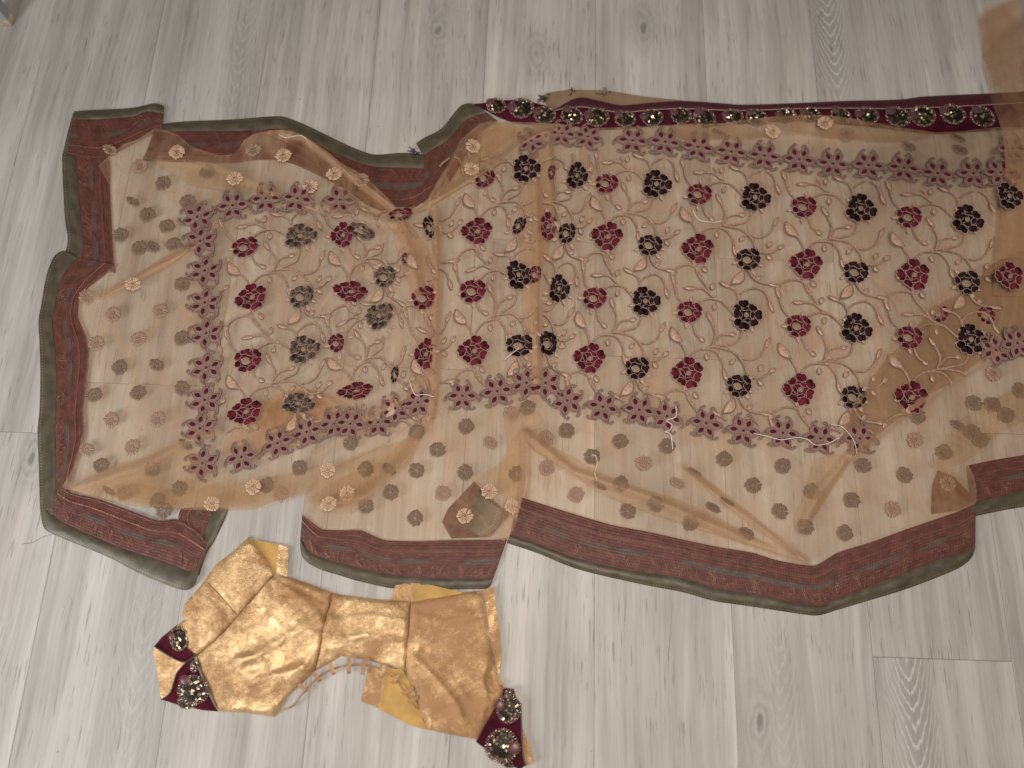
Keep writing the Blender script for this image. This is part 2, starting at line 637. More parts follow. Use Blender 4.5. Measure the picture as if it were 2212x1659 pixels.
def sheet(name, poly, zf, mat, parent, step=8, smooth_edge=0, edge=None):
    if smooth_edge:
        poly = [tuple(p)[:2] for p in catmull([(*p, 0) for p in poly], smooth_edge, True)]
    v2, f, bd = tri_poly(poly, step)
    A = np.array(v2)
    db = dist_poly(bd, A[:, 0], A[:, 1])
    vs = [D(x, y, zf(x, y, d)) for (x, y), d in zip(v2, db)]
    o = mesh_obj(name, vs, fix_up(vs, f), mat, parent)
    if edge is not None:
        at = o.data.attributes.new('gather', 'FLOAT', 'POINT')
        at.data.foreach_set('value', [gather(x, y, d, edge) for (x, y), d in zip(v2, db)])
    return o


def ridged(x, y, seed=0.0):
    return 1.0 - abs(noise.noise(Vector((x, y, seed))))


# ------------------------------------------------------------------ the floor and its planks
floor = mesh_obj('floor', [(-6, -5, -0.012), (6, -5, -0.012), (6, 8, -0.012), (-6, 8, -0.012)], [(0, 1, 2, 3)],
                 simple('dark_underlay', (0.10, 0.095, 0.09), 0.9))
floor['kind'] = 'structure'
X0 = D(1284, 1300).x
PW = (D(1886, 1420).x - X0) / 2
jr = D(2040, 1424).y
jl = D(120, 936).y
jl2 = D(20, 712).y
PL = 1.29
arch = {}
knots = {}


def plank(x0, x1, y0, y1, props):
    b = 0.00075
    g = 0.00012
    x0 += g; x1 -= g; y0 += g; y1 -= g
    c = Vector(((x0 + x1) / 2, (y0 + y1) / 2, 0))
    vs = [(x0, y0, -.010), (x1, y0, -.010), (x1, y1, -.010), (x0, y1, -.010),
          (x0, y0, -b), (x1, y0, -b), (x1, y1, -b), (x0, y1, -b),
          (x0 + b, y0 + b, 0), (x1 - b, y0 + b, 0), (x1 - b, y1 - b, 0), (x0 + b, y1 - b, 0)]
    fs = [(8, 9, 10, 11)]
    for lo, hi in ((0, 4), (4, 8)):
        for i in range(4):
            j = (i + 1) % 4
            fs.append((lo + i, lo + j, hi + j, hi + i))
    o = mesh_obj('plank', vs, fs, M['wood'], floor, smooth=False, origin=c)
    for k in ('arch_x', 'arch_y', 'arch_on', 'knot_x', 'knot_y', 'knot_on'):
        o[k] = float(props.get(k, 0.0))
    return o


def feature(x, y):
    p = D(x, y)
    return p.x, p.y


ARCH = [(*feature(1797, 95), 1.0), (*feature(1975, 1575), 1.0), (*feature(520, 110), .35), (*feature(290, 1500), .30), (*feature(1690, 1560), .35), (*feature(700, 600), .4)]
KNOT = [feature(1157, 118), feature(948, 62), feature(1390, 60), feature(72, 985), feature(1640, 1560)]
offs = {0: 0.35, 1: -0.42, 2: jr, -4 + 0: 0}
cols = range(-7, 6)
for ci in cols:
    xa, xb = X0 + ci * PW, X0 + (ci + 1) * PW
    if ci == 2:
        j = jr
    elif ci == -5:
        j = jl
    elif ci == -6:
        j = jl2
    else:
        j = {-7: 0.2, -4: -0.02, -3: 0.28, -2: 0.02, -1: 0.24, 0: 0.05, 1: 0.22, 3: -0.05, 4: 0.9, 5: 0.3}.get(ci, 0.1)
    for k in range(-2, 2):
        ya, yb = j + k * PL, j + (k + 1) * PL
        if yb < -1.25 or ya > 1.5:
            continue
        pr = {}
        for (fx, fy, fo) in ARCH:
            if xa < fx < xb and ya < fy + 0.02 < yb:
                pr.update(arch_x=fx, arch_y=fy, arch_on=fo)
        for (fx, fy) in KNOT:
            if xa < fx < xb and ya < fy < yb:
                pr.update(knot_x=fx, knot_y=fy, knot_on=1.0)
        plank(xa, xb, ya, yb, pr)

# ------------------------------------------------------------------ sari: cloth height
sari = empty('sari', 'sheer peach net sari with crimson and black velvet roses spread across the grey wood floor', 'sari')

RIDGES = [
    ([(610, 283), (660, 293), (740, 357), (860, 450), (890, 560), (905, 640)], 7, 10),
    ([(350, 345), (470, 356), (600, 420), (740, 458), (850, 480)], 5, 10),
    ([(943, 455), (947, 560), (943, 700), (940, 830), (930, 900)], 8, 9),
    ([(900, 560), (888, 660), (880, 760), (870, 830)], 4, 10),
    ([(1160, 400), (1164, 560), (1158, 700), (1160, 820)], 8, 9),
    ([(1190, 290), (1190, 420), (1199, 500), (1180, 640)], 5, 9),
    ([(1310, 290), (1300, 380), (1280, 470)], 3, 12),
    ([(1137, 936), (1137, 1036), (1122, 1110)], 7, 8),
    ([(1137, 936), (1237, 1018), (1400, 1072), (1600, 1160), (1740, 1212)], 6, 9),
    ([(1474, 1010), (1570, 1085), (1740, 1212)], 5, 8),
    ([(905, 930), (880, 985), (790, 1070), (700, 1090)], 7, 12),
    ([(160, 1053), (300, 1010), (403, 950), (470, 930)], 6, 12),
    ([(1845, 983), (1955, 893), (2048, 830), (2212, 730)], 6, 8),
    ([(213, 643), (330, 580), (420, 530)], 6, 8),
    ([(1835, 985), (1775, 1060), (1735, 1140)], 6, 10),
    ([(2153, 283), (2165, 350), (2150, 500), (2138, 573), (2021, 663), (1905, 786), (1825, 920)], 5, 9),
    ([(880, 450), (950, 425), (1050, 365), (1140, 297), (1210, 268)], 6, 9),
    ([(640, 700), (720, 620), (830, 560)], 3, 12),
    ([(690, 980), (760, 920), (850, 870), (900, 830)], 5, 12),
    ([(1475, 300), (1600, 300), (1740, 290), (1900, 306), (2060, 300)], 4, 9),
]
_gx = np.arange(60, 2320, 4.0)
_gy = np.arange(180, 1260, 4.0)
_GX, _GY = np.meshgrid(_gx, _gy)
_H = np.zeros_like(_GX)
for pl, amp, wd in RIDGES:
    dd = dist_poly(pl, _GX, _GY, False)
    _H += amp * np.exp(-(dd / wd) ** 2)
for j in range(_GX.shape[0]):
    for i in range(_GX.shape[1]):
        x, y = _GX[j, i], _GY[j, i]
        a = noise.noise(Vector((x * .006, y * .0045, 3.1)))
        b = noise.noise(Vector((x * .018, y * .006, 8.7)))
        c = noise.noise(Vector(((x + y) * .012, (x - y) * .004, 1.7)))
        _H[j, i] += 3.2 + 2.6 * a + 1.7 * b + 1.3 * c
_H = np.maximum(_H, 0.3)


def h(x, y):                                       # metres above the floor of the main net
    fx = min(max((x - _gx[0]) / 4.0, 0), len(_gx) - 1.001)
    fy = min(max((y - _gy[0]) / 4.0, 0), len(_gy) - 1.001)
    i, j = int(fx), int(fy)
    u, v = fx - i, fy - j
    q = (_H[j, i] * (1 - u) + _H[j, i + 1] * u) * (1 - v) + (_H[j + 1, i] * (1 - u) + _H[j + 1, i + 1] * u) * v
    return 0.0048 + q * 0.001


def L(x, y, dz=0.0):                               # point on the main net, in sari space (sari sits at the world origin)
    return D(x, y, h(x, y) + dz)


# ------------------------------------------------------------------ sari: woven bands along the hem
def ribbon(name, A, B, mat, parent, za, zb, n=None, m=8, wav=1.0, seed=0.0, hump=0.0016):
    if n is None:
        n = int(max(resample(A, 3)[1], resample(B, 3)[1]) / 7) + 4
    PA, la = resample(A, n)
    PB, lb = resample(B, n)
    s = np.r_[0, np.cumsum(np.linalg.norm(np.diff((PA + PB) / 2, axis=0), axis=1))] * px(1106, 830)
    vs, uv, fs = [], [], []
    for i in range(n):
        for j in range(m + 1):
            t = j / m
            x, y = PA[i] * (1 - t) + PB[i] * t
            nz = noise.noise(Vector((x * .03, y * .03, seed))) * 0.0011 * wav + noise.noise(Vector((x * .09, y * .09, seed + 4))) * 0.0005 * wav
            z = za + (zb - za) * t + hump * math.sin(math.pi * t) ** 0.6 + nz * math.sin(math.pi * (0.12 + 0.76 * t))
            vs.append(D(x, y, max(z, 0.0006)))
            uv.append((s[i], t))
    for i in range(n - 1):
        for j in range(m):
            a = i * (m + 1) + j
            fs.append((a, a + 1, a + m + 2, a + m + 1))
    return mesh_obj(name, vs, fix_up(vs, fs), mat, parent, uvs=uv)


def sm(p, k=4):
    return [tuple(q)[:2] for q in catmull([(*a, 0) for a in p], k)]


def band(inner, mid, outer, base=0.0008, seed=0.0, threads=0, thr_mat='zthread'):
    i, m, o = sm(inner), sm(mid), sm(outer)
    z = ribbon('zari_band', i, m, M['zari'], sari, base + .0012, base + .0012, m=9, seed=seed)
    hh = ribbon('hem_trim', m, o, M['hem'], sari, base + .0016, base, m=5, seed=seed + 2, hump=0.0026)
    # couched metal threads: small arcs and fans scattered over the outer half of the band
    if threads:
        rng = random.Random(int(seed * 100) + 5)
        n = 200
        PI_, _ = resample(i, n)
        PM, _ = resample(m, n)
        mb = MB()
        for _t in range(threads):
            k = rng.randrange(4, n - 4)
            t0 = rng.uniform(.60, .72)
            t1 = rng.uniform(.90, .99)
            bend = rng.uniform(-9, 9)
            pts = []
            tang = PM[k + 3] - PM[k - 3]
            tang /= np.linalg.norm(tang) + 1e-6
            sh = rng.uniform(-14, 14)
            for q in range(7):
                u = q / 6
                t = t0 + (t1 - t0) * u
                p = PI_[k] * (1 - t) + PM[k] * t + tang * (bend * math.sin(math.pi * u) + sh * u)
                pts.append(D(p[0], p[1], base + .0036))
            for dup in ((0, 3.2) if rng.random() < .6 else (0,)):
                off = D(tang[0] * dup + 1106, tang[1] * dup + 829.5) - D(1106, 829.5)
                mb.tube([a + off for a in pts], 0.00022, sides=3)
        for row in (0.06, 0.28, 0.30):                 # running stitch lines along the band
            pts = [D(*(PI_[k] * (1 - row) + PM[k] * row), base + .0033) for k in range(0, n, 3)]
            mb.tube(pts, 0.00028, sides=3)
        o2 = bpy.data.objects.new('metal_thread', mb.mesh('metal_thread', [M[thr_mat]]))
        col.objects.link(o2)
        o2['kind'] = 'stuff'
        o2.parent = z
    return z, hh


# left column, upper piece and its turned corner
band([(225, 300), (232, 330), (238, 360), (238, 400), (241, 470), (246, 553), (250, 590)],
     [(172, 270), (165, 310), (163, 345), (168, 400), (174, 470), (180, 520), (172, 570)],
     [(158, 243), (149, 275), (138, 320), (134, 345), (136, 400), (140, 470), (146, 520), (136, 560)], 0.0004, 1.1, 26)
band([(146, 335), (215, 345), (264, 322), (302, 302), (350, 279)],
     [(157, 258), (215, 257), (285, 252), (318, 240), (354, 246)],
     [(160, 240), (215, 237), (285, 233), (333, 223), (354, 229)], 0.0026, 1.9, 20)
band([(252, 573), (213, 603), (175, 640), (170, 686), (187, 726), (193, 760), (187, 826), (180, 886), (182, 933), (173, 970), (157, 1016), (148, 1066), (150, 1085)],
     [(165, 556), (150, 575), (130, 605), (120, 653), (113, 696), (118, 753), (122, 820), (120, 886), (118, 933), (120, 986), (120, 1040), (117, 1080), (116, 1112)],
     [(137, 541), (117, 553), (100, 596), (90, 653), (83, 696), (86, 753), (87, 820), (85, 886), (81, 933), (83, 986), (85, 1053), (87, 1106), (94, 1138)], 0.0026, 2.7, 30)
band([(392, 1098), (385, 1116), (395, 1140), (412, 1180), (412, 1215)],
     [(462, 1098), (455, 1116), (440, 1160), (430, 1190), (424, 1232)],
     [(493, 1098), (488, 1116), (463, 1169), (447, 1195), (430, 1245)], 0.0006, 3.3, 12)
band([(133, 1053), (160, 1066), (213, 1078), (290, 1106), (340, 1124), (385, 1122), (425, 1145), (447, 1174)],
     [(104, 1098), (125, 1122), (160, 1140), (250, 1180), (320, 1203), (385, 1226), (408, 1234), (432, 1222)],
     [(88, 1108), (93, 1136), (113, 1153), (233, 1203), (300, 1238), (367, 1266), (403, 1275), (422, 1262)], 0.0030, 3.9, 30)
# top run
band([(308, 347), (350, 349), (400, 350), (500, 352), (560, 345), (620, 350), (680, 375), (740, 405), (800, 446), (850, 459), (888, 454), (920, 430)],
     [(332, 286), (400, 283), (500, 283), (560, 281), (600, 278), (650, 291), (710, 325), (770, 350), (814, 360), (870, 362), (922, 364)],
     [(338, 269), (400, 262), (500, 258), (593, 251), (623, 255), (667, 273), (737, 307), (784, 327), (814, 334), (870, 330), (921, 334)], 0.0006, 4.6, 34)
band([(912, 445), (950, 422), (985, 372), (1020, 312), (1050, 277), (1076, 262)],
     [(917, 335), (935, 322), (967, 302), (1002, 263), (1030, 249), (1052, 243)],
     [(899, 309), (917, 297), (954, 277), (990, 233), (1010, 223), (1032, 227)], 0.0030, 5.2, 16)
# lower run
band([(653, 1110), (677, 1130), (697, 1143), (737, 1145), (780, 1145), (830, 1166), (904, 1168), (970, 1166), (1050, 1166), (1097, 1162)],
     [(649, 1160), (667, 1192), (700, 1206), (737, 1217), (820, 1238), (904, 1247), (980, 1250), (1054, 1249), (1068, 1243)],
     [(648, 1178), (655, 1206), (687, 1228), (737, 1244), (777, 1256), (847, 1271), (904, 1273), (1030, 1273), (1054, 1271), (1062, 1260)], 0.0008, 6.1, 44)
band([(1120, 1072), (1217, 1103), (1320, 1133), (1404, 1149), (1474, 1165), (1551, 1181), (1625, 1193), (1675, 1209), (1728, 1219), (1761, 1221), (1788, 1206), (1815, 1191), (1875, 1173), (1941, 1149), (2015, 1123), (2065, 1106), (2108, 1086)],
     [(1102, 1154), (1170, 1178), (1237, 1203), (1320, 1224), (1404, 1238), (1474, 1249), (1558, 1273), (1641, 1286), (1700, 1298), (1768, 1309), (1800, 1297), (1835, 1283), (1941, 1243), (2000, 1219), (2041, 1204), (2090, 1190), (2107, 1168)],
     [(1095, 1173), (1164, 1196), (1237, 1226), (1304, 1244), (1404, 1266), (1474, 1279), (1541, 1298), (1608, 1308), (1681, 1319), (1741, 1328), (1771, 1329), (1808, 1318), (1875, 1298), (1941, 1278), (1995, 1259), (2068, 1229), (2098, 1206), (2107, 1180)], 0.0008, 7.7, 80)
band([(2088, 1006), (2150, 993), (2212, 983), (2300, 968)],
     [(2098, 1088), (2160, 1072), (2212, 1060), (2300, 1046)],
     [(2098, 1117), (2160, 1104), (2212, 1095), (2300, 1084)], 0.0008, 8.3, 14)
# turned-back tips of the band seen through the net
ribbon('turned_band_tip', [(955, 1127), (967, 1100), (1024, 1040)], [(975, 1163), (1060, 1160), (1100, 1112)], M['zari'], sari, .0030, .0034, m=6, seed=9.1)
ribbon('turned_band_tip', [(1030, 1062), (1010, 1100), (985, 1130)], [(1085, 1104), (1075, 1140), (1040, 1160)], M['hem'], sari, .0046, .0050, m=5, seed=9.4)
ribbon('turned_band_tip', [(2012, 1110), (2014, 1050), (2026, 1016)], [(2100, 1100), (2100, 1072), (2062, 1030)], M['zari'], sari, .0030, .0034, m=6, seed=9.7)

# ------------------------------------------------------------------ sari: sequinned wine velvet band at the top
vt = [(1024, 224), (1047, 222), (1090, 216), (1137, 218), (1187, 230), (1200, 235), (1227, 219), (1257, 210), (1304, 220), (1344, 227), (1404, 222), (1474, 218), (1558, 223), (1608, 226), (1708, 223), (1825, 218), (1941, 215), (2001, 208), (2131, 202), (2240, 196)]
vb = [(1030, 229), (1050, 238), (1074, 251), (1104, 263), (1137, 268), (1210, 270), (1270, 279), (1310, 280), (1370, 277), (1417, 272), (1474, 272), (1558, 272), (1625, 266), (1735, 262), (1791, 266), (1891, 275), (1941, 281), (2021, 289), (2075, 286), (2240, 276)]
vtS, vbS = sm(vt), sm(vb)
nv = 170
PT, _ = resample(vtS, nv)
PB_, _ = resample(vbS, nv)
edge = [tuple(PT[k] * (1 - f) + PB_[k] * f) for k in range(nv) for f in [0.30 * min(1, max(0, (PT[k][0] - 1180) / 60))]]
edge = [(x, y + 0.3) for x, y in edge]
ribbon('velvet_band', edge, vbS, M['velvet_wine'], sari, .0036, .0030, n=nv, m=6, seed=10.1)
k0 = next(k for k in range(nv) if PT[k][0] > 1183)
ribbon('zari_edging', [tuple(PT[k]) for k in range(k0, nv)], edge[k0:], M['zari_red'], sari, .0020, .0048, m=5, seed=10.9, hump=.0026)
mb = MB()
mb.tube([D(x, y, .0056) for x, y in edge[k0:]], .0007, sides=4)
o = bpy.data.objects.new('band_piping', mb.mesh('band_piping', [M['cord']]))
col.objects.link(o); o.parent = sari

# plain net showing behind the velvet band, with dark tassel threads
sheet('net_backing', [(1168, 212), (1172, 206), (1181, 200), (1230, 193), (1268, 194), (1310, 195), (1354, 202), (1390, 208), (1430, 212), (1480, 217), (1400, 226), (1300, 226), (1200, 240), (1185, 232)],
      lambda x, y, d: 0.0014 + 0.0010 * noise.noise(Vector((x * .05, y * .05, 2))) + 0.0006, M['net_deep'], sari, 7)
mb = MB()
rng = random.Random(3)
for cx, cy, n in ((1172, 214, 26), (898, 326, 22), (1233, 195, 6), (1305, 196, 8)):
    for k in range(n):
        a = rng.uniform(0, 6.28)
        x, y = cx + rng.gauss(0, 5), cy + rng.gauss(0, 4)
        mb.tube([D(x, y, .004), D(x + 5 * math.cos(a), y + 3 * math.sin(a), .006), D(x + 8 * math.cos(a + .5), y + 5 * math.sin(a + .5), .003)], .0006, sides=3)
o = bpy.data.objects.new('tassel_thread', mb.mesh('tassel_thread', [M['tuft']]))
o['kind'] = 'stuff'
col.objects.link(o); o.parent = sari

# ------------------------------------------------------------------ sari: main net and its doubled folds
BASE = [(213, 358), (240, 332), (267, 312), (300, 300), (333, 278), (360, 282), (387, 293), (413, 317), (445, 328), (477, 336), (510, 332), (527, 303), (547, 290), (580, 282), (610, 280), (650, 290), (700, 322), (737, 353), (770, 370), (804, 397), (830, 420), (854, 447), (884, 453), (904, 445), (924, 430), (944, 393), (970, 353), (997, 300), (1037, 267), (1074, 262), (1140, 264), (1210, 268), (1270, 277), (1370, 274), (1475, 268), (1560, 266), (1625, 257), (1680, 251), (1735, 248), (1791, 249), (1840, 256), (1891, 265), (1941, 275), (2021, 286), (2075, 284), (2153, 275), (2300, 275), (2300, 958), (2212, 983), (2091, 1003), (2104, 1030), (2110, 1060), (2107, 1088), (2065, 1107), (2015, 1124), (1941, 1150), (1875, 1174), (1815, 1192), (1788, 1207), (1761, 1222), (1728, 1220), (1675, 1210), (1625, 1194), (1551, 1182), (1474, 1166), (1404, 1150), (1320, 1134), (1224, 1106), (1127, 1075), (1118, 1105), (1098, 1166), (970, 1168), (904, 1170), (830, 1167), (780, 1146), (737, 1146), (697, 1144), (677, 1131), (653, 1113), (660, 1067), (630, 1075), (583, 1087), (550, 1100), (473, 1101), (400, 1101), (300, 1094), (213, 1077), (133, 1053), (157, 1014), (171, 970), (180, 933), (178, 886), (185, 826), (191, 760), (185, 726), (168, 686), (171, 640), (211, 603), (246, 575), (244, 553), (240, 470), (237, 400)]


def net_z(dz, wav=0.0, seed=0.0, edge=0.0):
    def zf(x, y, d):
        z = h(x, y) + dz
        if wav:
            z += wav * (0.5 + 0.5 * noise.noise(Vector((x * .022, y * .022, seed)))) * min(1, d / 12)
        return z + edge * math.exp(-(d / 6.0) ** 2)
    return zf


sheet('net_sheet', BASE, net_z(0.0), M['net'], sari, 5.5, 0, .10)

FOLDS = [
    ('net_fold', [(300, 330), (312, 342), (350, 345), (413, 347), (470, 355), (530, 385), (600, 420), (690, 455), (740, 465), (690, 462), (610, 424), (560, 415), (500, 413), (440, 404), (400, 393), (360, 367)], 1),
    ('net_fold', [(575, 290), (610, 281), (650, 290), (700, 323), (740, 355), (790, 398), (850, 447), (868, 470), (830, 456), (780, 428), (735, 392), (690, 352), (640, 316)], 1),
    ('net_fold', [(660, 300), (720, 345), (790, 410), (840, 450), (880, 500), (890, 560), (870, 520), (820, 470), (760, 440), (700, 380)], 2),
    ('net_fold', [(1074, 262), (1037, 268), (1005, 300), (978, 345), (948, 393), (924, 432), (900, 446), (856, 448), (884, 457), (920, 453), (950, 432), (1000, 402), (1050, 370), (1100, 325), (1140, 297), (1180, 281), (1212, 270), (1140, 265)], 1),
    ('net_fold', [(1060, 275), (1020, 300), (990, 345), (960, 395), (930, 440), (960, 425), (1010, 380), (1060, 330), (1110, 295), (1160, 278), (1110, 272)], 2),
    ('net_fold', [(150, 1053), (200, 1030), (247, 1004), (300, 993), (350, 970), (403, 950), (430, 985), (470, 1042), (530, 1040), (640, 1018), (700, 1000), (680, 1050), (655, 1066), (600, 1078), (550, 1096), (473, 1098), (400, 1098), (300, 1090), (213, 1073)], 1),
    ('net_fold', [(213, 1060), (300, 1040), (400, 1060), (470, 1045), (560, 1080), (473, 1096), (400, 1096), (300, 1088)], 2),
    ('net_fold', [(480, 965), (520, 910), (560, 870), (600, 850), (650, 838), (690, 850), (737, 880), (790, 900), (830, 930), (780, 940), (700, 930), (640, 962), (560, 988), (500, 1000)], -1),
    ('net_fold', [(560, 880), (650, 842), (700, 860), (730, 885), (690, 915), (620, 950), (560, 960)], -2),
    ('net_fold', [(660, 1066), (700, 1020), (760, 985), (820, 965), (880, 945), (900, 905), (938, 898), (928, 920), (885, 985), (845, 1025), (795, 1075), (765, 1106), (700, 1105)], 1),
    ('net_fold', [(670, 1075), (740, 1030), (810, 1000), (860, 960), (905, 925), (880, 985), (800, 1060), (740, 1090)], 2),
    ('net_fold', [(1090, 903), (1124, 880), (1164, 886), (1174, 913), (1140, 936), (1137, 1036), (1120, 1106), (1100, 1160), (1080, 1160), (1087, 1073), (1024, 1038), (1070, 1006), (1097, 980)], 1),
    ('net_fold', [(1100, 960), (1130, 930), (1137, 1036), (1122, 1100), (1105, 1150), (1095, 1080), (1070, 1040)], 2),
    ('net_fold', [(1137, 936), (1150, 966), (1237, 1022), (1304, 1066), (1370, 1095), (1470, 1130), (1600, 1170), (1740, 1214), (1690, 1190), (1620, 1155), (1560, 1120), (1480, 1082), (1400, 1058), (1320, 1030), (1240, 985), (1180, 955), (1172, 922)], 1),
    ('net_fold', [(1474, 1008), (1510, 1040), (1570, 1092), (1640, 1142), (1738, 1216), (1705, 1180), (1625, 1110), (1560, 1058), (1500, 1016)], 1),
    ('net_fold', [(1765, 990), (1838, 984), (1818, 1030), (1778, 1090), (1742, 1140), (1716, 1132), (1743, 1060)], 1),
    ('net_fold', [(1420, 273), (1475, 271), (1570, 268), (1620, 272), (1662, 290), (1600, 302), (1550, 296), (1475, 300)], 1),
    ('net_fold', [(1640, 258), (1735, 250), (1791, 251), (1891, 267), (1941, 277), (2021, 288), (1960, 304), (1890, 304), (1820, 300), (1740, 288)], 1),
    ('net_fold', [(2080, 905), (2150, 862), (2212, 830), (2300, 800), (2300, 870), (2180, 925), (2100, 990), (2050, 1008), (2010, 1000)], 1),
    ('net_fold', [(870, 470), (915, 520), (940, 560), (950, 620), (946, 700), (941, 800), (938, 895), (898, 900), (888, 800), (905, 700), (885, 620), (862, 560), (850, 500)], -1),
    ('net_fold', [(1140, 320), (1182, 300), (1190, 400), (1199, 500), (1167, 600), (1162, 700), (1166, 800), (1160, 880), (1140, 810), (1130, 700), (1127, 600), (1120, 500), (1122, 400)], -1),
    ('net_fold', [(211, 646), (246, 617), (300, 588), (345, 560), (420, 520), (390, 556), (330, 592), (270, 622)], 1),
]
for i, (nm, pl, lay) in enumerate(FOLDS):
    if lay > 0:
        sheet(nm, pl, net_z(0.0022 * lay + 0.0004, 0.0022, i * 1.37, 0.0012), M['net_fold'], sari, 6, 3, .10)
    else:                                          # a fold tucked beneath the top layer
        sheet(nm, pl, (lambda q: lambda x, y, d: max(0.002 + .0006 * q, h(x, y) + 0.0014 * q))(lay), M['net'], sari, 6, 3, .12)
# ribbons along tight creases, standing in for fold edges where light strikes
LIT_CREASES = [[(333, 278), (387, 292), (413, 316), (477, 335), (510, 331), (547, 290), (610, 281)], [(610, 281), (650, 290), (737, 353), (804, 397), (854, 447), (884, 454)],
           [(575, 290), (640, 318), (690, 356), (735, 395), (800, 445)], [(213, 645), (270, 612), (320, 580), (400, 545)], [(133, 1053), (213, 1077), (300, 1093), (400, 1100), (550, 1099), (653, 1070)],
           [(155, 1052), (247, 1003), (300, 993), (350, 985)], [(660, 1066), (653, 1113)], [(943, 455), (947, 560), (944, 700), (940, 830)], [(1163, 440), (1166, 560), (1160, 700), (1162, 800)],
           [(1137, 936), (1135, 1036), (1120, 1106), (1098, 1166)], [(1137, 936), (1147, 966), (1237, 1020), (1304, 1068), (1470, 1130), (1740, 1214)], [(1500, 1016), (1570, 1086), (1738, 1216)],
           [(1845, 983), (1955, 893), (1998, 853), (2048, 830), (2141, 760), (2230, 722)], [(1037, 268), (985, 345), (930, 432), (905, 447)], [(884, 456), (950, 431), (1050, 370), (1140, 297), (1212, 270)],
           [(905, 925), (880, 985), (790, 1075), (765, 1106)], [(700, 1020), (820, 965), (900, 905)], [(1475, 268), (1625, 257), (1735, 248), (1891, 265), (2021, 286), (2153, 276)],
           [(1835, 985), (1775, 1090), (1740, 1140)], [(2025, 1010), (2062, 1060), (2106, 1070)]]
for cr in LIT_CREASES:
    q = catmull([(*p, 0) for p in cr], 6)
    q, _ = resample([(p.x, p.y) for p in q], int(len(q) * 1.6))
    vs, fs = [], []
    for k in range(len(q)):
        t = q[min(k + 1, len(q) - 1)] - q[max(k - 1, 0)]
        t /= np.linalg.norm(t) + 1e-9
        nrm = np.array((-t[1], t[0]))
        wv = 1.5 + 1.2 * noise.noise(Vector((q[k][0] * .03, q[k][1] * .03, 5)))
        for jj, f in enumerate((-1, -.5, .5, 1)):
            p = q[k] + nrm * f * wv
            vs.append(L(p[0], p[1], .0032 + (.0012 if jj in (1, 2) else 0)))
    for k in range(len(q) - 1):
        for jj in range(3):
            a = k * 4 + jj
            fs.append((a, a + 1, a + 5, a + 4))
    mesh_obj('net_lit_crease', vs, fix_up(vs, fs), M['net_fold'], sari)

# folded-under triangle on the right, several layers deep
UNDER = [(2140, 573), (2085, 628), (2021, 663), (1941, 753), (1905, 786), (1860, 860), (1825, 920), (1845, 983), (1888, 946), (1955, 893), (1998, 853), (2048, 830), (2141, 760), (2300, 690), (2300, 520), (2200, 545)]
sheet('net_underfold_and_shade', UNDER, lambda x, y, d: max(0.0025, h(x, y) - 0.0022), M['net_deep'], sari, 7, 3, .1)
for dk in ([(924, 458), (946, 470), (950, 560), (946, 700), (942, 830), (936, 890), (926, 830), (934, 700), (937, 560)],  # dark strips under the pleats; fold shadow put in as deeper net
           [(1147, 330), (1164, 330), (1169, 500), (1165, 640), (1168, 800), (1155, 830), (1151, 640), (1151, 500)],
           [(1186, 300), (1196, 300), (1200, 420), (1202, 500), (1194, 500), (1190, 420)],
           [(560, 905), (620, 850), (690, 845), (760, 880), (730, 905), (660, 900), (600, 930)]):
    sheet('net_underfold_and_shade', dk, lambda x, y, d: max(0.0022, h(x, y) - 0.0030), M['net_deep'], sari, 6, 3)
sheet('net_underfold_and_shade', [(2010, 1106), (2016, 1040), (2030, 1014), (2060, 1012), (2100, 1050), (2106, 1090)], lambda x, y, d: h(x, y) + 0.003, M['net_fold'], sari, 8, 3)

# the end that is being lifted towards the camera at the right
def lifted(name, rows, mat, seed, nx=22, ny=46):
    LP = [(a, b, c) for a, b, c, _ in rows]
    RP = [d for *_, d in rows]
    ll = catmull([(a, b, c * 1000) for a, b, c in LP], 8)
    rr = catmull([(a, b, c * 1000) for a, b, c in RP], 8)
    A, _ = resample(ll, ny)
    B, _ = resample(rr, ny)
    vs, fs = [], []
    for i in range(ny):
        for j in range(nx):
            t = j / (nx - 1)
            p = A[i] * (1 - t) + B[i] * t
            z = p[2] / 1000
            wob = noise.noise(Vector((t * 4.5 + seed, i * .07, seed)))
            q = D(p[0], p[1], z)
            vs.append(q + Vector((0, 0, (0.006 + 0.05 * z) * (wob * .7 + .35 + .35 * math.sin(t * 16 + seed + i * .05 + 2 * wob)))))
    for i in range(ny - 1):
        for j in range(nx - 1):
            a = i * nx + j
            fs.append((a, a + 1, a + nx + 1, a + nx))
    o = mesh_obj(name, vs, fs, mat, sari)
    at = o.data.attributes.new('gather', 'FLOAT', 'POINT')
    gv = []
    for i in range(ny):
        for j in range(nx):
            t = j / (nx - 1)
            top = max(0, min(1, (210 - A[i][1]) / 90))
            gv.append(.05 + .10 * top + (.16 + .1 * top) * max(0, ridged(t * 5.5 + .02 * i, i * .05, seed + 30) - .72) / .28)
    at.data.foreach_set('value', gv)
    return o


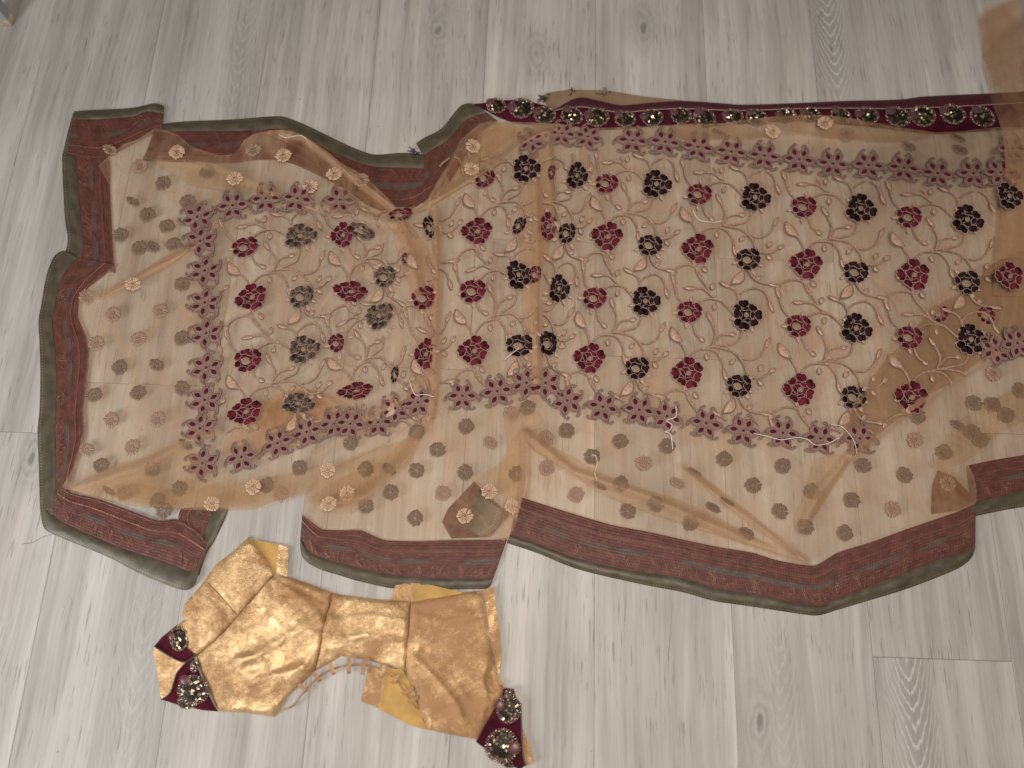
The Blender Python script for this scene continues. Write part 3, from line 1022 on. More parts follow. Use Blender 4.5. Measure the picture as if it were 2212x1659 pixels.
lifted('lifted_net_end', [(2144, 640, .013, (2330, 640, .014)), (2148, 500, .014, (2330, 500, .016)), (2160, 420, .016, (2330, 400, .03)), (2166, 350, .022, (2330, 330, .05)), (2155, 283, .04, (2340, 250, .10)),
                          (2134, 217, .12, (2350, 190, .22)), (2122, 165, .26, (2360, 140, .36)), (2098, 125, .38, (2380, 105, .46)), (2088, 90, .47, (2390, 70, .54)), (2092, 58, .53, (2400, 45, .58)), (2120, 36, .57, (2410, 28, .60))], M['net_fold'], 0.4)
lifted('lifted_net_end', [(2152, 560, .016, (2330, 560, .017)), (2168, 420, .019, (2330, 400, .034)), (2172, 350, .026, (2330, 330, .055)), (2165, 283, .046, (2340, 250, .105)),
                          (2140, 217, .14, (2350, 190, .24)), (2128, 180, .26, (2360, 150, .36)), (2108, 140, .36, (2380, 120, .44)), (2096, 105, .45, (2390, 90, .52)), (2096, 62, .53, (2400, 50, .58)), (2124, 42, .57, (2410, 34, .60))], M['net_fold'], 3.9)
lifted('lifted_net_end', [(2130, 210, .17, (2350, 290, .22)), (2112, 165, .29, (2360, 215, .34)), (2096, 130, .40, (2380, 165, .44)), (2094, 90, .49, (2390, 90, .53)), (2100, 60, .535, (2400, 56, .57)), (2128, 48, .56, (2405, 44, .585))], M['net_fold'], 6.3, 20, 30)

# ------------------------------------------------------------------ embroidery: shared shapes
def arcpts(cx, cy, r, a0, a1, n):
    return [(cx + r * math.cos(a0 + (a1 - a0) * k / n), cy + r * math.sin(a0 + (a1 - a0) * k / n)) for k in range(n + 1)]


def petal(a, wd, r0, r1, lobes, squash=1.0):
    pts = []
    n = 5 * lobes
    for k in range(n + 1):
        t = k / n
        th = a + wd * 1.06 * (t - .5)
        edge = math.sin(math.pi * t) ** 0.35
        sc_ = abs(math.sin(math.pi * lobes * t)) ** 0.6
        r = r0 + (r1 - r0) * (0.45 + 0.55 * edge) * (0.80 + 0.20 * sc_)
        pts.append((r * math.cos(th), r * math.sin(th)))
    for k in range(1, 4):
        t = 1 - k / 4
        th = a + wd * .8 * (t - .5)
        pts.append((r0 * .92 * math.cos(th), r0 * .92 * math.sin(th)))
    return pts


def lens(cx, cy, ln, wd, ang, n=6, bend=0.0):
    out = []
    for s_ in (1, -1):
        for k in range(n):
            t = k / n if s_ == 1 else 1 - k / n
            x = (t - .5) * ln
            y = s_ * wd * .5 * math.sin(math.pi * t) ** .8 + bend * (1 - (2 * t - 1) ** 2)
            out.append((cx + x * math.cos(ang) - y * math.sin(ang), cy + x * math.sin(ang) + y * math.cos(ang)))
    return out


def rose_design(kind):
    P = []
    if kind == 'big':
        for a, wd, lo in ((95, 50, 2), (45, 52, 2), (-5, 54, 2), (-58, 52, 2), (-112, 54, 2), (165, 64, 3), (213, 40, 1), (130, 30, 1)):
            P.append(petal(R(a), R(wd), .50, 1.0, lo))
        P.append(lens(.02, .34, .55, .26, R(2), bend=.10))
        P.append(lens(.36, -.02, .62, .32, R(68)))
        P.append(lens(-.42, .05, .46, .28, R(98)))
        P.append(lens(-.02, -.38, .56, .24, R(-14)))
        cen = lens(-.02, .02, .42, .34, R(80))
    elif kind == 'small':
        for a, wd, lo in ((115, 62, 2), (165, 46, 2), (210, 44, 1), (252, 44, 2), (298, 52, 2), (350, 56, 2), (42, 60, 2)):
            P.append(petal(R(a), R(wd), .58, 1.0, lo))
        P.append(lens(.05, .42, .72, .30, R(-20), bend=.05))
        P.append(lens(.48, -.05, .55, .34, R(-75)))
        cen = lens(-.14, -.12, .78, .62, R(-15))
    else:
        for a, wd, lo in ((80, 52, 2), (130, 48, 2), (182, 58, 3), (235, 48, 2), (285, 54, 2), (338, 56, 2), (30, 52, 2)):
            P.append(petal(R(a), R(wd), .52, 1.0, lo))
        P.append(lens(-.30, -.02, .66, .26, R(-62)))
        P.append(lens(.24, .30, .50, .28, R(-30)))
        P.append(lens(.06, -.40, .60, .24, R(12)))
        P.append(lens(-.05, .46, .40, .22, R(10)))
        cen = lens(.06, .0, .36, .42, R(-60))
    return P, cen


ROSE = {}
for kind in ('big', 'small', 'full'):
    P, cen = rose_design(kind)
    jr_ = random.Random(len(P) + len(kind))
    P = [[(x * k_ * (1 + .10 * noise.noise(Vector((x * 2.2, y * 2.2, len(kind) * 1.7)))), y * k_ * (1 + .12 * noise.noise(Vector((x * 2.2 + 9, y * 2.2, len(kind))))) ) for x, y in poly] for poly, k_ in [(q_, jr_.uniform(.90, 1.10) if max(math.hypot(*w_) for w_ in q_) > .85 else 1.0) for q_ in P]]
    cm, om = MB(), MB()
    for poly in P:
        om.tube([(x, y, .05) for x, y in poly], .021, closed=True, sides=4)
    cm.dome(cen, .05, .04)
    cm.tube([(x * .6 + .0, y * .6, .09) for x, y in cen], .025, closed=True, sides=3)
    omesh, cmesh = om.mesh('petal_outline', [M['cord']]), cm.mesh('flower_centre', [M['centre']])
    for cl in ('velvet_dark', 'velvet_mag', 'velvet_lit'):
        pm = MB()
        base = []
        for k in range(56):
            a = 2 * math.pi * k / 56
            base.append(((.70 + .05 * abs(math.sin(a * 5.5 + .4))) * math.cos(a), (.70 + .05 * abs(math.sin(a * 5.5 + .4))) * math.sin(a)))
        pm.dome(base, .03, .0, mid=.5)
        for poly in P:
            pm.dome(poly, .12, .02, mid=.72)
        ROSE[kind, cl] = (pm.mesh('velvet_rose', [M[cl]]), omesh, cmesh)


def rose(x, y, cl, kind, r=22.0, rot=0.0, sx=1.0, sy=1.0, dz=0.0):
    s = r * px(x, y)
    p = L(x, y, 0.0013 + dz)
    pm, omesh, cmesh = ROSE[kind, cl]
    o = inst('velvet_rose', pm, sari, p, R(rot), (s * sx, s * sy, s))
    inst('petal_outline', omesh, o, (0, 0, 0))
    inst('flower_centre', cmesh, o, (0, 0, 0))
    return o


# daisy sprig
DAISY = {}
for variant in range(2):
    for cl in ('daisy_light', 'daisy_mid', 'daisy_dark'):
        mb = MB()
        rr = random.Random(variant + 1)
        n = 16 + variant * 2
        for k in range(n):
            a = 2 * math.pi * k / n + rr.uniform(-.06, .06)
            ln = rr.uniform(.86, 1.02)
            c, s_ = math.cos(a), math.sin(a)
            hw = 1.15 * math.pi / n
            poly = [(.24, -.03), (.62, -.085 * hw / .2), (ln * .90, -hw * .78), (ln * .99, -hw * .4), (ln, hw * .1), (ln * .96, hw * .6), (ln * .84, hw * .74), (.62, .085 * hw / .2), (.24, .03)]
            poly = [(x * c - y * s_, x * s_ + y * c) for x, y in poly]
            mb.dome(poly, .085, .01, mid=.5)
        mb.tube([(x, y, .07) for x, y in arcpts(0, 0, .21, 0, 5.6, 9)], .055, sides=4)
        mb.tube([(.03, -.04, .06), (0, .05, .08)], .06, sides=4)
        DAISY[variant, cl] = mb.mesh('daisy_motif', [M[cl]])


def daisy(x, y, cl='d', r=18.5, sy=1.0, rot=None, dz=0.0, rng=random.Random(11)):
    s = r * px(x, y)
    ml = {'d': 'daisy_dark', 'm': 'daisy_mid', 'p': 'daisy_light'}[cl]
    return inst('daisy_motif', DAISY[rng.randrange(2), ml], sari, L(x, y, .0011 + dz), rng.uniform(0, 6.28) if rot is None else R(rot), (s, s * sy * rng.uniform(.93, 1.0), s))


# paisley star of the inner border
def paisley(flip):
    body = [(.15, .0), (.20, .10), (.30, .20), (.44, .265), (.60, .255), (.74, .18), (.84, .05), (.90, -.10), (.84, -.06), (.72, -.15), (.56, -.225), (.40, -.235), (.26, -.165), (.18, -.08)]
    hook = [(.70, .205), (.84, .07), (.95, -.09), (.985, -.22), (.945, -.30), (.875, -.29), (.86, -.22), (.90, -.19)]
    g = (lambda p: (p[0], -p[1])) if flip else (lambda p: p)
    return [g(p) for p in body], [g(p) for p in hook], [g(p) for p in lens(.49, .015, .40, .23, R(-10), 6)]


fm, dm = MB(), MB()
for k, a in enumerate((0, 62, 118, 180, 242, 298)):
    body, hook, drop = paisley(k % 2 == 1)
    c, s_ = math.cos(R(a)), math.sin(R(a))
    rt = lambda p: (p[0] * c - p[1] * s_, p[0] * s_ + p[1] * c)
    b2 = [rt(p) for p in body]
    fm.dome(b2, .05, .01, 0, .7)
    fm.tube([(*p, .045) for p in b2], .022, 1, True, 3)
    fm.tube([(*rt(p), .05) for p in hook], .042, 0, False, 4)
    inner = [rt((.49 + (p[0] - .49) * 1.3, .02 * (1 if k % 2 == 0 else -1) + (p[1]) * 1.35)) for p in drop]
    fm.tube([(*p, .062) for p in inner], .014, 1, True, 3)
    dm.dome([rt(p) for p in drop], .05, .055, 0, .6)
fm.dome(arcpts(0, 0, .19, 0, 5.7, 9), .05, .02, 0)
fm.tube([(*p, .06) for p in arcpts(0, 0, .15, 0, 5.6, 9)], .024, 1, True, 3)
dm.dome(arcpts(0, 0, .075, 0, 5.3, 6), .03, .07)
STAR = fm.mesh('paisley_star', [M['mauve'], M['mauve_cord']])
DROP = dm.mesh('velvet_drop', [M['drop']])


def star(x, y, rot=0.0, r=38.0, sx=1.0, sy=1.0, dz=0.0):
    s = 1.10 * r * px(x, y)
    o = inst('paisley_star', STAR, sari, L(x, y, .0011 + dz), R(rot), (s * sx, s * sy, s))
    inst('velvet_drop', DROP, o, (0, 0, 0))
    return o


# ------------------------------------------------------------------ embroidery: roses where they lie
d_, m_, k_ = 'velvet_dark', 'velvet_mag', 'velvet_lit'
RIGHT = [[(1247, 380), (1311, 396), (1419, 398), (1511, 419), (1632, 427), (1737, 446), (1860, 451), (1964, 468), (2090, 475)],
         [(1225, 503), (1311, 511), (1405, 529), (1507, 538), (1617, 559), (1741, 571), (1849, 587), (1973, 594), (2090, 609)],
         [(1208, 624), (1285, 643), (1395, 651), (1490, 673), (1613, 681), (1725, 703), (1850, 710), (1965, 728), (2098, 734)],
         [(1185, 741), (1273, 774), (1377, 794), (1485, 806), (1597, 832), (1727, 842), (1845, 857), (1968, 858)]]
for r_, row in enumerate(RIGHT):
    for c_, (x, y) in enumerate(row):
        dark = c_ % 2 == 0
        odd = r_ % 2 == 0
        kind = ('big' if odd else 'small') if dark else ('small' if odd else 'full')
        rad = {'big': 33, 'small': 27, 'full': 34}[kind] * (0.98 + 0.008 * c_)
        sx = 1.0
        if c_ == 0:
            sx = .72
        if r_ == 0 and c_ == 1:
            rad *= .95
        rose(x, y, d_ if dark else m_, kind, rad, random.uniform(-14, 10), sx)
for x, y, cl, kd, rad, rot, sx, sy in (
        (1048, 385, m_, 'small', 23, -20, .8, 1), (1137, 365, d_, 'big', 29, 10, .98, 1), (1192, 372, m_, 'small', 16, 0, .45, 1.1),
        (1030, 500, m_, 'full', 30, 0, 1, .92), (1122, 487, d_, 'small', 21, -20, .55, 1), (1183, 490, m_, 'full', 27, 5, .72, 1.1), (928, 490, d_, 'small', 24, 20, .5, 1.1),
        (915, 642, m_, 'small', 26, 15, .9, .98), (1022, 628, m_, 'small', 26, 0, 1, 1), (1121, 594, d_, 'big', 30, 20, .84, 1), (1156, 592, m_, 'small', 18, 0, .7, 1.1),
        (919, 765, m_, 'full', 31, 0, .68, 1), (1023, 758, m_, 'full', 30, 0, 1, .98), (1124, 745, d_, 'small', 27, 0, 1.05, .9), (1181, 741, d_, 'small', 26, 30, .75, 1),
        (530, 533, m_, 'small', 26, 10, 1, .85), (650, 510, k_, 'big', 31, 8, 1.05, .8), (740, 508, m_, 'full', 25, 10, .9, 1.05), (782, 500, k_, 'small', 26, -30, 1.1, .55),
        (866, 463, m_, 'small', 24, 10, 1, .6), (543, 643, m_, 'full', 31, 20, 1, .85), (652, 640, k_, 'small', 25, 0, .95, 1), (757, 630, m_, 'full', 32, -12, 1.05, .66),
        (832, 597, k_, 'small', 25, 10, .85, .95), (820, 682, k_, 'big', 31, 45, 1.0, .78), (536, 777, m_, 'small', 27, 0, 1, .95), (657, 755, k_, 'big', 32, 15, 1, .85),
        (727, 740, m_, 'small', 20, 20, .8, 1), (530, 890, m_, 'full', 32, 15, 1.05, .8), (645, 872, k_, 'big', 33, -6, 1, .6), (768, 845, m_, 'full', 33, 8, 1.05, .5),
        (877, 557, m_, 'small', 13, 0, .6, 1), (853, 808, d_, 'small', 15, 0, .5, 1.2)):
    rose(x, y, cl, kd, rad * 1.12, rot, sx, sy)
for x, y, cl, kd, rad, rot, sx in ((2181, 424, d_, 'big', 31, 10, .9), (2180, 597, m_, 'full', 31, 0, .95)):
    rose(x, y, cl, kd, rad, rot, sx, 1, 0.016)
rose(2029, 676, m_, 'small', 22, 0, .9, 1, -.0024)
rose(2130, 680, m_, 'small', 22, 20, .9, 1, -.0024)

# ------------------------------------------------------------------ embroidery: stars of the inner border
for x, y in ((427, 470), (433, 522), (443, 586), (443, 655), (446, 721), (446, 795), (443, 865), (433, 926), (438, 1001)):
    star(x, y, 90 + random.uniform(-6, 6), 37, 1.0, 1.0)
for x, y, a in ((503, 445, 10), (575, 430, 6), (643, 430, -8), (735, 433, 0)):
    star(x, y, a, 37)
for x, y, a in ((1148, 306, 40), (1214, 290, -5), (1270, 297, -15), (1366, 305, -5), (1436, 308, -7), (1507, 319, -9), (1579, 329, -8), (1650, 338, -7), (1725, 346, -6), (1798, 355, -6), (1875, 358, -5), (1951, 364, -6), (2024, 376, -6), (2101, 376, -2), (2160, 374, 0)):
    star(x, y, a, 38 if x > 1300 else 34, 1, .92)
for x, y, a in ((522, 988, 16), (600, 958, 24), (663, 934, 20), (722, 915, 12), (757, 916, -5), (817, 913, 5), (854, 883, 30), (903, 870, 10), (999, 856, 2), (1074, 846, 12), (1137, 828, 25), (1178, 828, -30), (1225, 866, -40), (1302, 880, -12), (1380, 886, -8), (1440, 900, -20), (1525, 915, -10), (1605, 931, -8), (1690, 936, -6), (1771, 948, -6), (1856, 948, 0)):
    star(x, y, a, 38 if x > 1000 else 36, 1, .94)
for x, y, a in ((2150, 757, 28), (2196, 742, 12)):
    star(x, y, a, 36)
star(2185, 322, 0, 34, 1, 1, .016)

# ------------------------------------------------------------------ embroidery: daisies
for s in '''382 328 p;302 358 m;352 395 d;448 370 d;507 385 p;547 323 m;612 335 p;670 402 p;722 375 p;287 435 d .5;318 463 d;405 435 d;360 488 d;260 507 d;300 535 d;375 527 d;237 323 m .7;330 533 d .7;
1022 315 p;1019 365 p;780 388 m;1783 265 p;1670 283 p;1828 290 m;1963 315 d .55;2075 323 d .6;2070 297 d .35;1555 287 d .4;
287 613 p;393 613 d;187 640 m;243 678 m;345 671 m;208 741 m;298 731 m;393 730 d;258 793 d;338 788 d .8;203 853 d;298 848 d;393 838 d;240 906 m;340 905 m;285 965 m;187 971 m .8;218 1005 d;328 1013 d;387 1055 d;267 1066 m;340 1081 d;547 1051 p;576 1048 d;458 1088 p;708 1015 p;710 1088 p;647 1010 d;355 1103 d;605 1066 m;235 1060 d .4;400 960 d .6;
1007 921 d;945 971 d;900 1016 d;1005 1020 d;1059 956 m .75;844 1063 d;957 1065 m;1057 1061 p;1105 893 m;1140 880 d;1180 946 m;1224 930 d;1280 986 d;1340 953 d;1442 963 d;1392 1000 m;1182 1010 m;1245 1068 m;1342 1045 d;1464 1043 m .6;1417 1088 d;1295 1048 d .35;1357 1104 d;750 1066 p;790 1013 d;790 1093 d;900 933 d;757 956 d;840 1013 d .6;1117 1023 d;1107 1093 p;
1565 991 d;1692 1006 d;1628 1048 d;1755 1061 d;1865 1005 d;1841 1080 d;1955 1026 d;1983 898 d;1977 950 m;2041 976 d;2071 918 d .5;2101 933 d;2120 950 d;2105 870 d;2145 873 d;2175 896 d;2148 806 m;2048 1045 m;1930 1100 m;1686 1104 d;1541 1096 d .5;1501 1020 d .35;1571 1083 d .3;2205 843 d;
1493 1129 d;1613 1153 d .8;1741 1138 d;1826 1151 d;897 1119 d;1004 1114 p'''.replace('\n', '').split(';'):
    q = s.split()
    if len(q) < 3:
        continue
    x, y = float(q[0]), float(q[1])
    daisy(x, y, q[2], 18.5, float(q[3]) if len(q) > 3 else 1.0, (-30 if len(q) > 3 else None), .0055 if q[2] == 'p' else 0.0)

# ------------------------------------------------------------------ embroidery: climbing vines
def tps(src, dst, lam=0.0):
    src, dst = np.array(src, float), np.array(dst, float)
    n = len(src)
    K = np.linalg.norm(src[:, None] - src[None], axis=2)
    K = np.where(K > 0, K ** 2 * np.log(K + 1e-12), 0) + lam * np.eye(n)
    Pm = np.c_[np.ones(n), src]
    A = np.block([[K, Pm], [Pm.T, np.zeros((3, 3))]])
    W = np.linalg.solve(A, np.r_[dst, np.zeros((3, 2))])

    def f(p):
        p = np.array(p, float)
        r = np.linalg.norm(p[:, None] - src[None], axis=2)
        U = np.where(r > 0, r ** 2 * np.log(r + 1e-12), 0)
        return U @ W[:n] + np.c_[np.ones(len(p)), p] @ W[n:]
    return f


t6 = lambda x, y: ((x - 1474.7) * 3, (y - 553) * 3)
src, dst = [], []
for r_ in (1, 2, 3):
    for c_ in range(4, 8):
        src.append(np.array(t6(*RIGHT[r_][c_])) / 400)
        dst.append((c_, r_ + 1))
to_lat_ = tps(src, dst, 0.02)
to_lat = lambda pts: to_lat_([(a / 400, b / 400) for a, b in pts])
STEMS = [
    ([(785, 130), (800, 205), (860, 285), (895, 345), (960, 378), (1010, 420), (1045, 455)], None),
    ([(795, 400), (845, 375), (895, 366), (960, 378)], None),
    ([(835, 240), (790, 170), (720, 150), (655, 168), (632, 190)], 'bud'),
    ([(895, 345), (845, 306), (785, 300)], 'leaf'),
    ([(1085, 410), (1072, 355), (1110, 310), (1180, 290), (1240, 318), (1272, 380)], 'leaf'),
    ([(1076, 360), (1050, 312), (1012, 290)], 'leaf'),
    ([(705, 400), (655, 345), (632, 270)], 'leaf'),
    ([(778, 530), (800, 590), (832, 620)], 'bud'),
    ([(1125, 170), (1155, 220), (1200, 250), (1262, 262)], 'leaf'),
    ([(1112, 555), (1085, 635), (1000, 664), (900, 682), (820, 706), (775, 748), (760, 805)], None),
    ([(920, 676), (936, 590), (905, 515)], 'leaf'),
    ([(930, 655), (970, 602), (1030, 592)], 'bud'),
    ([(850, 694), (940, 702), (992, 760), (1010, 822)], 'leaf'),
    ([(756, 800), (736, 720), (690, 648)], 'paisley'),
    ([(940, 676), (1050, 698), (1110, 745), (1145, 800), (1158, 860)], None),
    ([(1095, 735), (1170, 748), (1232, 718), (1262, 665)], 'leaf'),
    ([(1145, 808), (1190, 856), (1258, 850), (1300, 818)], 'bud'),
    ([(1100, 170), (1085, 190)], 'paisley'),
]
BUDS = [((862, 215), (850, 180)), ((895, 320), (902, 288)), ((925, 385), (920, 418)), ((1090, 735), (1062, 765)), ((885, 700), (890, 745)), ((1215, 856), (1242, 888)), ((1222, 840), (1240, 795)),
        ((800, 985), (818, 1010)), ((1160, 250), (1190, 225))]
SEPALS = {0: ((35, 1), (140, 1), (200, .9), (300, 1), (335, .8)), 1: ((185, 1), (265, 1), (75, .8), (20, .7))}


def vine_panel(latmap, cells, clip, roses_here):
    for cc, rc in cells:
        mb = MB()

        def put(pts):
            l = to_lat(pts)
            l[:, 0] += cc
            l[:, 1] += rc
            q = latmap(l)
            ok = np.array([clip(x, y) and 0.5 < b < 4.62 for (x, y), (a, b) in zip(q, l)])
            return q, ok

        def leaf(x, y, ang, ln, wd, kind):
            s = px(x, y)
            poly = lens(0, 0, ln * s, wd * s, -ang, 6, (wd * .25 * s if kind == 'paisley' else 0))
            c = L(x, y, .0011)
            vs = MB()
            vs.dome(poly, .0010, 0, mid=.6)
            ca = [Vector((c.x + v.x, c.y + v.y, c.z + v.z)) for v in vs.v]
            mb.add(ca, vs.f, 0)
            mb.add([Vector((c.x + a * 1.22, c.y + b * 1.22, c.z - .0002)) for a, b in poly], [tuple(range(len(poly)))], 2)
            if kind != 'paisley':
                dx, dy = math.cos(ang) * ln * .42 * s, -math.sin(ang) * ln * .42 * s
                mb.tube([c + Vector((-dx, -dy, .0008)), c + Vector((0, 0, .0013)), c + Vector((dx, dy, .0008))], .00045, 1, sides=3)

        for pts, end in STEMS:
            cp = [tuple(p)[:2] for p in catmull([(*p, 0) for p in pts], 4)]
            q, ok = put(cp)
            run = []
            for k in range(len(q) + 1):
                if k < len(q) and ok[k]:
                    run.append(q[k])
                else:
                    if len(run) > 2:
                        A3 = []
                        for i2, (x, y) in enumerate(run):
                            A3.append(L(x, y, .0014))
                        w_ = .00095
                        side = []
                        for i2 in range(len(A3)):
                            t = (A3[min(i2 + 1, len(A3) - 1)] - A3[max(i2 - 1, 0)])
                            t.z = 0
                            t = t.normalized() if t.length > 1e-9 else Vector((1, 0, 0))
                            side.append(Vector((-t.y, t.x, 0)))
                        mb.tube([a - Vector((0, 0, .0005)) for a in A3], .0021, 2, sides=4, flat=.25)
                        mb.tube([a + s2 * w_ * .75 for a, s2 in zip(A3, side)], .00062, 0, sides=4)
                        mb.tube([a - s2 * w_ * .75 for a, s2 in zip(A3, side)], .00062, 0, sides=4)
                    run = []
            if end and ok[-1]:
                (x0, y0), (x1, y1) = q[-3], q[-1]
                ang = math.atan2(y1 - y0, x1 - x0)
                ln, wd = {'leaf': (26, 8), 'bud': (15, 9), 'paisley': (38, 18)}[end]
                leaf(x1 + math.cos(ang) * ln * .40, y1 + math.sin(ang) * ln * .40, ang, ln, wd, end)
        for a, b in BUDS:
            q, ok = put([a, b])
            if ok.all():
                ang = math.atan2(q[1][1] - q[0][1], q[1][0] - q[0][0])
                leaf(*q[1], ang, 15, 9, 'bud')
        if mb.f:
            o = bpy.data.objects.new('vine', mb.mesh('vine', [M['peach'], M['mauve_cord'], M['vine_edge']]))
            col.objects.link(o)
            o.parent = sari
    mb = MB()
    for (x, y, r0, dark) in roses_here:                 # pointed sepals round each rose
        s = px(x, y)
        for a, f in SEPALS[0 if dark else 1]:
            a = R(a + random.uniform(-9, 9))
            ln = 17 * f
            cx, cy = x + math.cos(a) * (r0 + ln * .3), y - math.sin(a) * (r0 + ln * .3)
            c = L(cx, cy, .0010)
            t = MB()
            t.dome(lens(0, 0, ln * s, 9 * s * f, a, 5), .0009, 0)
            mb.add([c + v for v in t.v], t.f, 0)
            mb.tube([c + Vector((-math.cos(a) * ln * .35 * s, -math.sin(a) * ln * .35 * s, .0007)), c + Vector((math.cos(a) * ln * .4 * s, math.sin(a) * ln * .4 * s, .0009))], .0004, 1, sides=3)
    if mb.f:
        o = bpy.data.objects.new('rose_sepals', mb.mesh('rose_sepals', [M['peach'], M['mauve_cord']]))
        o['kind'] = 'stuff'
        col.objects.link(o)
        o.parent = sari


lat, im, rs = [], [], []
for r_, row in enumerate(RIGHT):
    for c_, p in enumerate(row):
        lat.append((c_, r_ + 1)); im.append(p)
        rs.append((*p, 25 if c_ % 2 == 0 else 24, c_ % 2 == 0))
fR = tps(lat, im, 0.05)
BASEN = [(float(a), float(b)) for a, b in BASE]
fold_edge = lambda x, y: y < 983 - (x - 1845) * .70
vine_panel(fR, [(c, r) for c in (-6, -4, -2, 0, 2, 4) for r in (-4, -2, 0, 2)], lambda x, y: 1172 < x < 2150 and 330 < y < 940 and (x < 1840 or fold_edge(x, y)), rs)
MID = [(1, 1, 1048, 385), (2, 1, 1137, 365), (1, 2, 1030, 500), (2, 2, 1122, 487), (1, 3, 1022, 628), (2, 3, 1121, 594), (1, 4, 1023, 758), (2, 4, 1124, 745)]
fM = tps([(a, b) for a, b, *_ in MID], [(c, d) for *_, c, d in MID], 0.05)
vine_panel(fM, [(c, r) for c in (-6, -4, -2) for r in (-4, -2, 0, 2)], lambda x, y: 948 < x < 1158 and 330 < y < 835 and y > 690 - .36 * x, [(c, d, 24, a == 2) for a, b, c, d in MID])
LEFT = [(1, 1, 530, 533), (2, 1, 650, 510), (3, 1, 740, 508), (1, 2, 543, 643), (2, 2, 652, 640), (3, 2, 757, 630), (4, 2, 832, 597), (5, 2, 915, 642), (1, 3, 536, 777), (2, 3, 657, 755), (3, 3, 735, 740), (4, 3, 825, 690), (5, 3, 919, 765), (1, 4, 530, 890), (2, 4, 645, 872), (3, 4, 770, 845)]
fL = tps([(a, b) for a, b, *_ in LEFT], [(c, d) for *_, c, d in LEFT], 0.3)
vine_panel(fL, [(c, r) for c in (-6, -4, -2, 0) for r in (-4, -2, 0, 2)], lambda x, y: 470 < x < 940 and 452 < y < 935, [(c, d, 24, a % 2 == 0) for a, b, c, d in LEFT])

# ------------------------------------------------------------------ sequinned medallions
def medallion_mesh(seed):
    rr = random.Random(seed)
    mb = MB()
    egg = lambda q, a: (.06 + q * (.90 + .10 * math.cos(a - .6)) * math.cos(a), q * (.94 + .06 * math.sin(a)) * math.sin(a) * .98)
    mb.dome([egg(.84, 6.28 * k / 22) for k in range(22)], .20, .02, 0, .72)
    for q, n in ((.99, 34), (.88, 30)):
        for k in range(n):
            x, y = egg(q, 6.28 * k / n + q)
            mb.dome(arcpts(x, y, .075, 0, 5.0, 5), .10, .06, 1 if k % 3 else 2)
    # the small curl beside the body of the paisley
    for k in range(13):
        a = 6.28 * k / 13
        mb.dome(arcpts(-.52 + .33 * math.cos(a), .40 + .33 * math.sin(a), .065, 0, 5.0, 5), .10, .20, 1)
    mb.dome(arcpts(-.52, .40, .28, 0, 5.8, 10), .08, .19, 1)
    sp = [(.08 + .66 * i / 30) for i in range(31)]
    mb.tube([(.06 + q * math.cos(i * .40 + seed), q * math.sin(i * .40 + seed) * .92, .25 - .14 * q) for i, q in enumerate(sp)], .045, 0, sides=4)
    for k in range(80):
        a = rr.uniform(0, 6.28)
        q = .80 * math.sqrt(rr.random())
        x, y = egg(q, a)
        if (x + .52) ** 2 + (y - .40) ** 2 < .13 or (math.sin(a + seed) > .45 and .25 < q < .7):
            continue
        s = rr.uniform(.055, .10)
        tx, ty = rr.uniform(-.9, .9), rr.uniform(-.9, .9)
        z = .24 - .13 * q
        mb.add([(x + s * math.cos(b), y + s * math.sin(b), z + s * (tx * math.cos(b) + ty * math.sin(b)) + .05) for b in [k2 * math.pi / 3 for k2 in range(6)]], [(0, 1, 2, 3, 4, 5)], 2)
    return mb.mesh('sequin_medallion', [M['sequin_dark'], M['ring'], M['sequin']])


MED = [medallion_mesh(s) for s in (1, 2, 3, 4)]
for k, (x, y, r0, sy) in enumerate(((1069, 229, 20, .6), (1124, 236, 25, .95), (1174, 250, 22, .95), (1232, 250, 22, .95), (1287, 255, 24, .9), (1347, 257, 21, .95), (1407, 256, 22, .9), (1469, 251, 21, .95), (1518, 254, 23, .9), (1581, 253, 21, .85), (1631, 254, 22, .85), (1696, 250, 20, .8), (1748, 248, 20, .7), (1813, 249, 21, .8), (1871, 252, 23, .9), (1936, 253, 25, .95), (1991, 253, 26, .95), (2055, 248, 25, 1), (2118, 252, 25, .95))):
    s = r0 * 1.16 * px(x, y)
    inst('sequin_medallion', MED[k % 4], sari, D(x, y, .0052), R((-12, 25, 5, -30, 15)[k % 5]), (s, s * (.92 if sy > .85 else .85), s * .55))

# ------------------------------------------------------------------ loose threads on the sari
def thread(name, label, cat, pts, r, mat, dz=.004, on_net=True, group=None):
    q = catmull([(*p, 0) for p in pts], 6)
    P3 = [(L(p.x, p.y, dz) if on_net else D(p.x, p.y, .0012)) for p in q]
    c = P3[len(P3) // 2].copy()
    c.z = P3[len(P3) // 2].z
    mb = MB()
    mb.tube([p - c for p in P3], r, sides=4)
    o = bpy.data.objects.new(name, mb.mesh(name, [M[mat]]))
    col.objects.link(o)
    o.location = c
    o['label'] = label
    o['category'] = cat
    if group:
        o['group'] = group
    return o


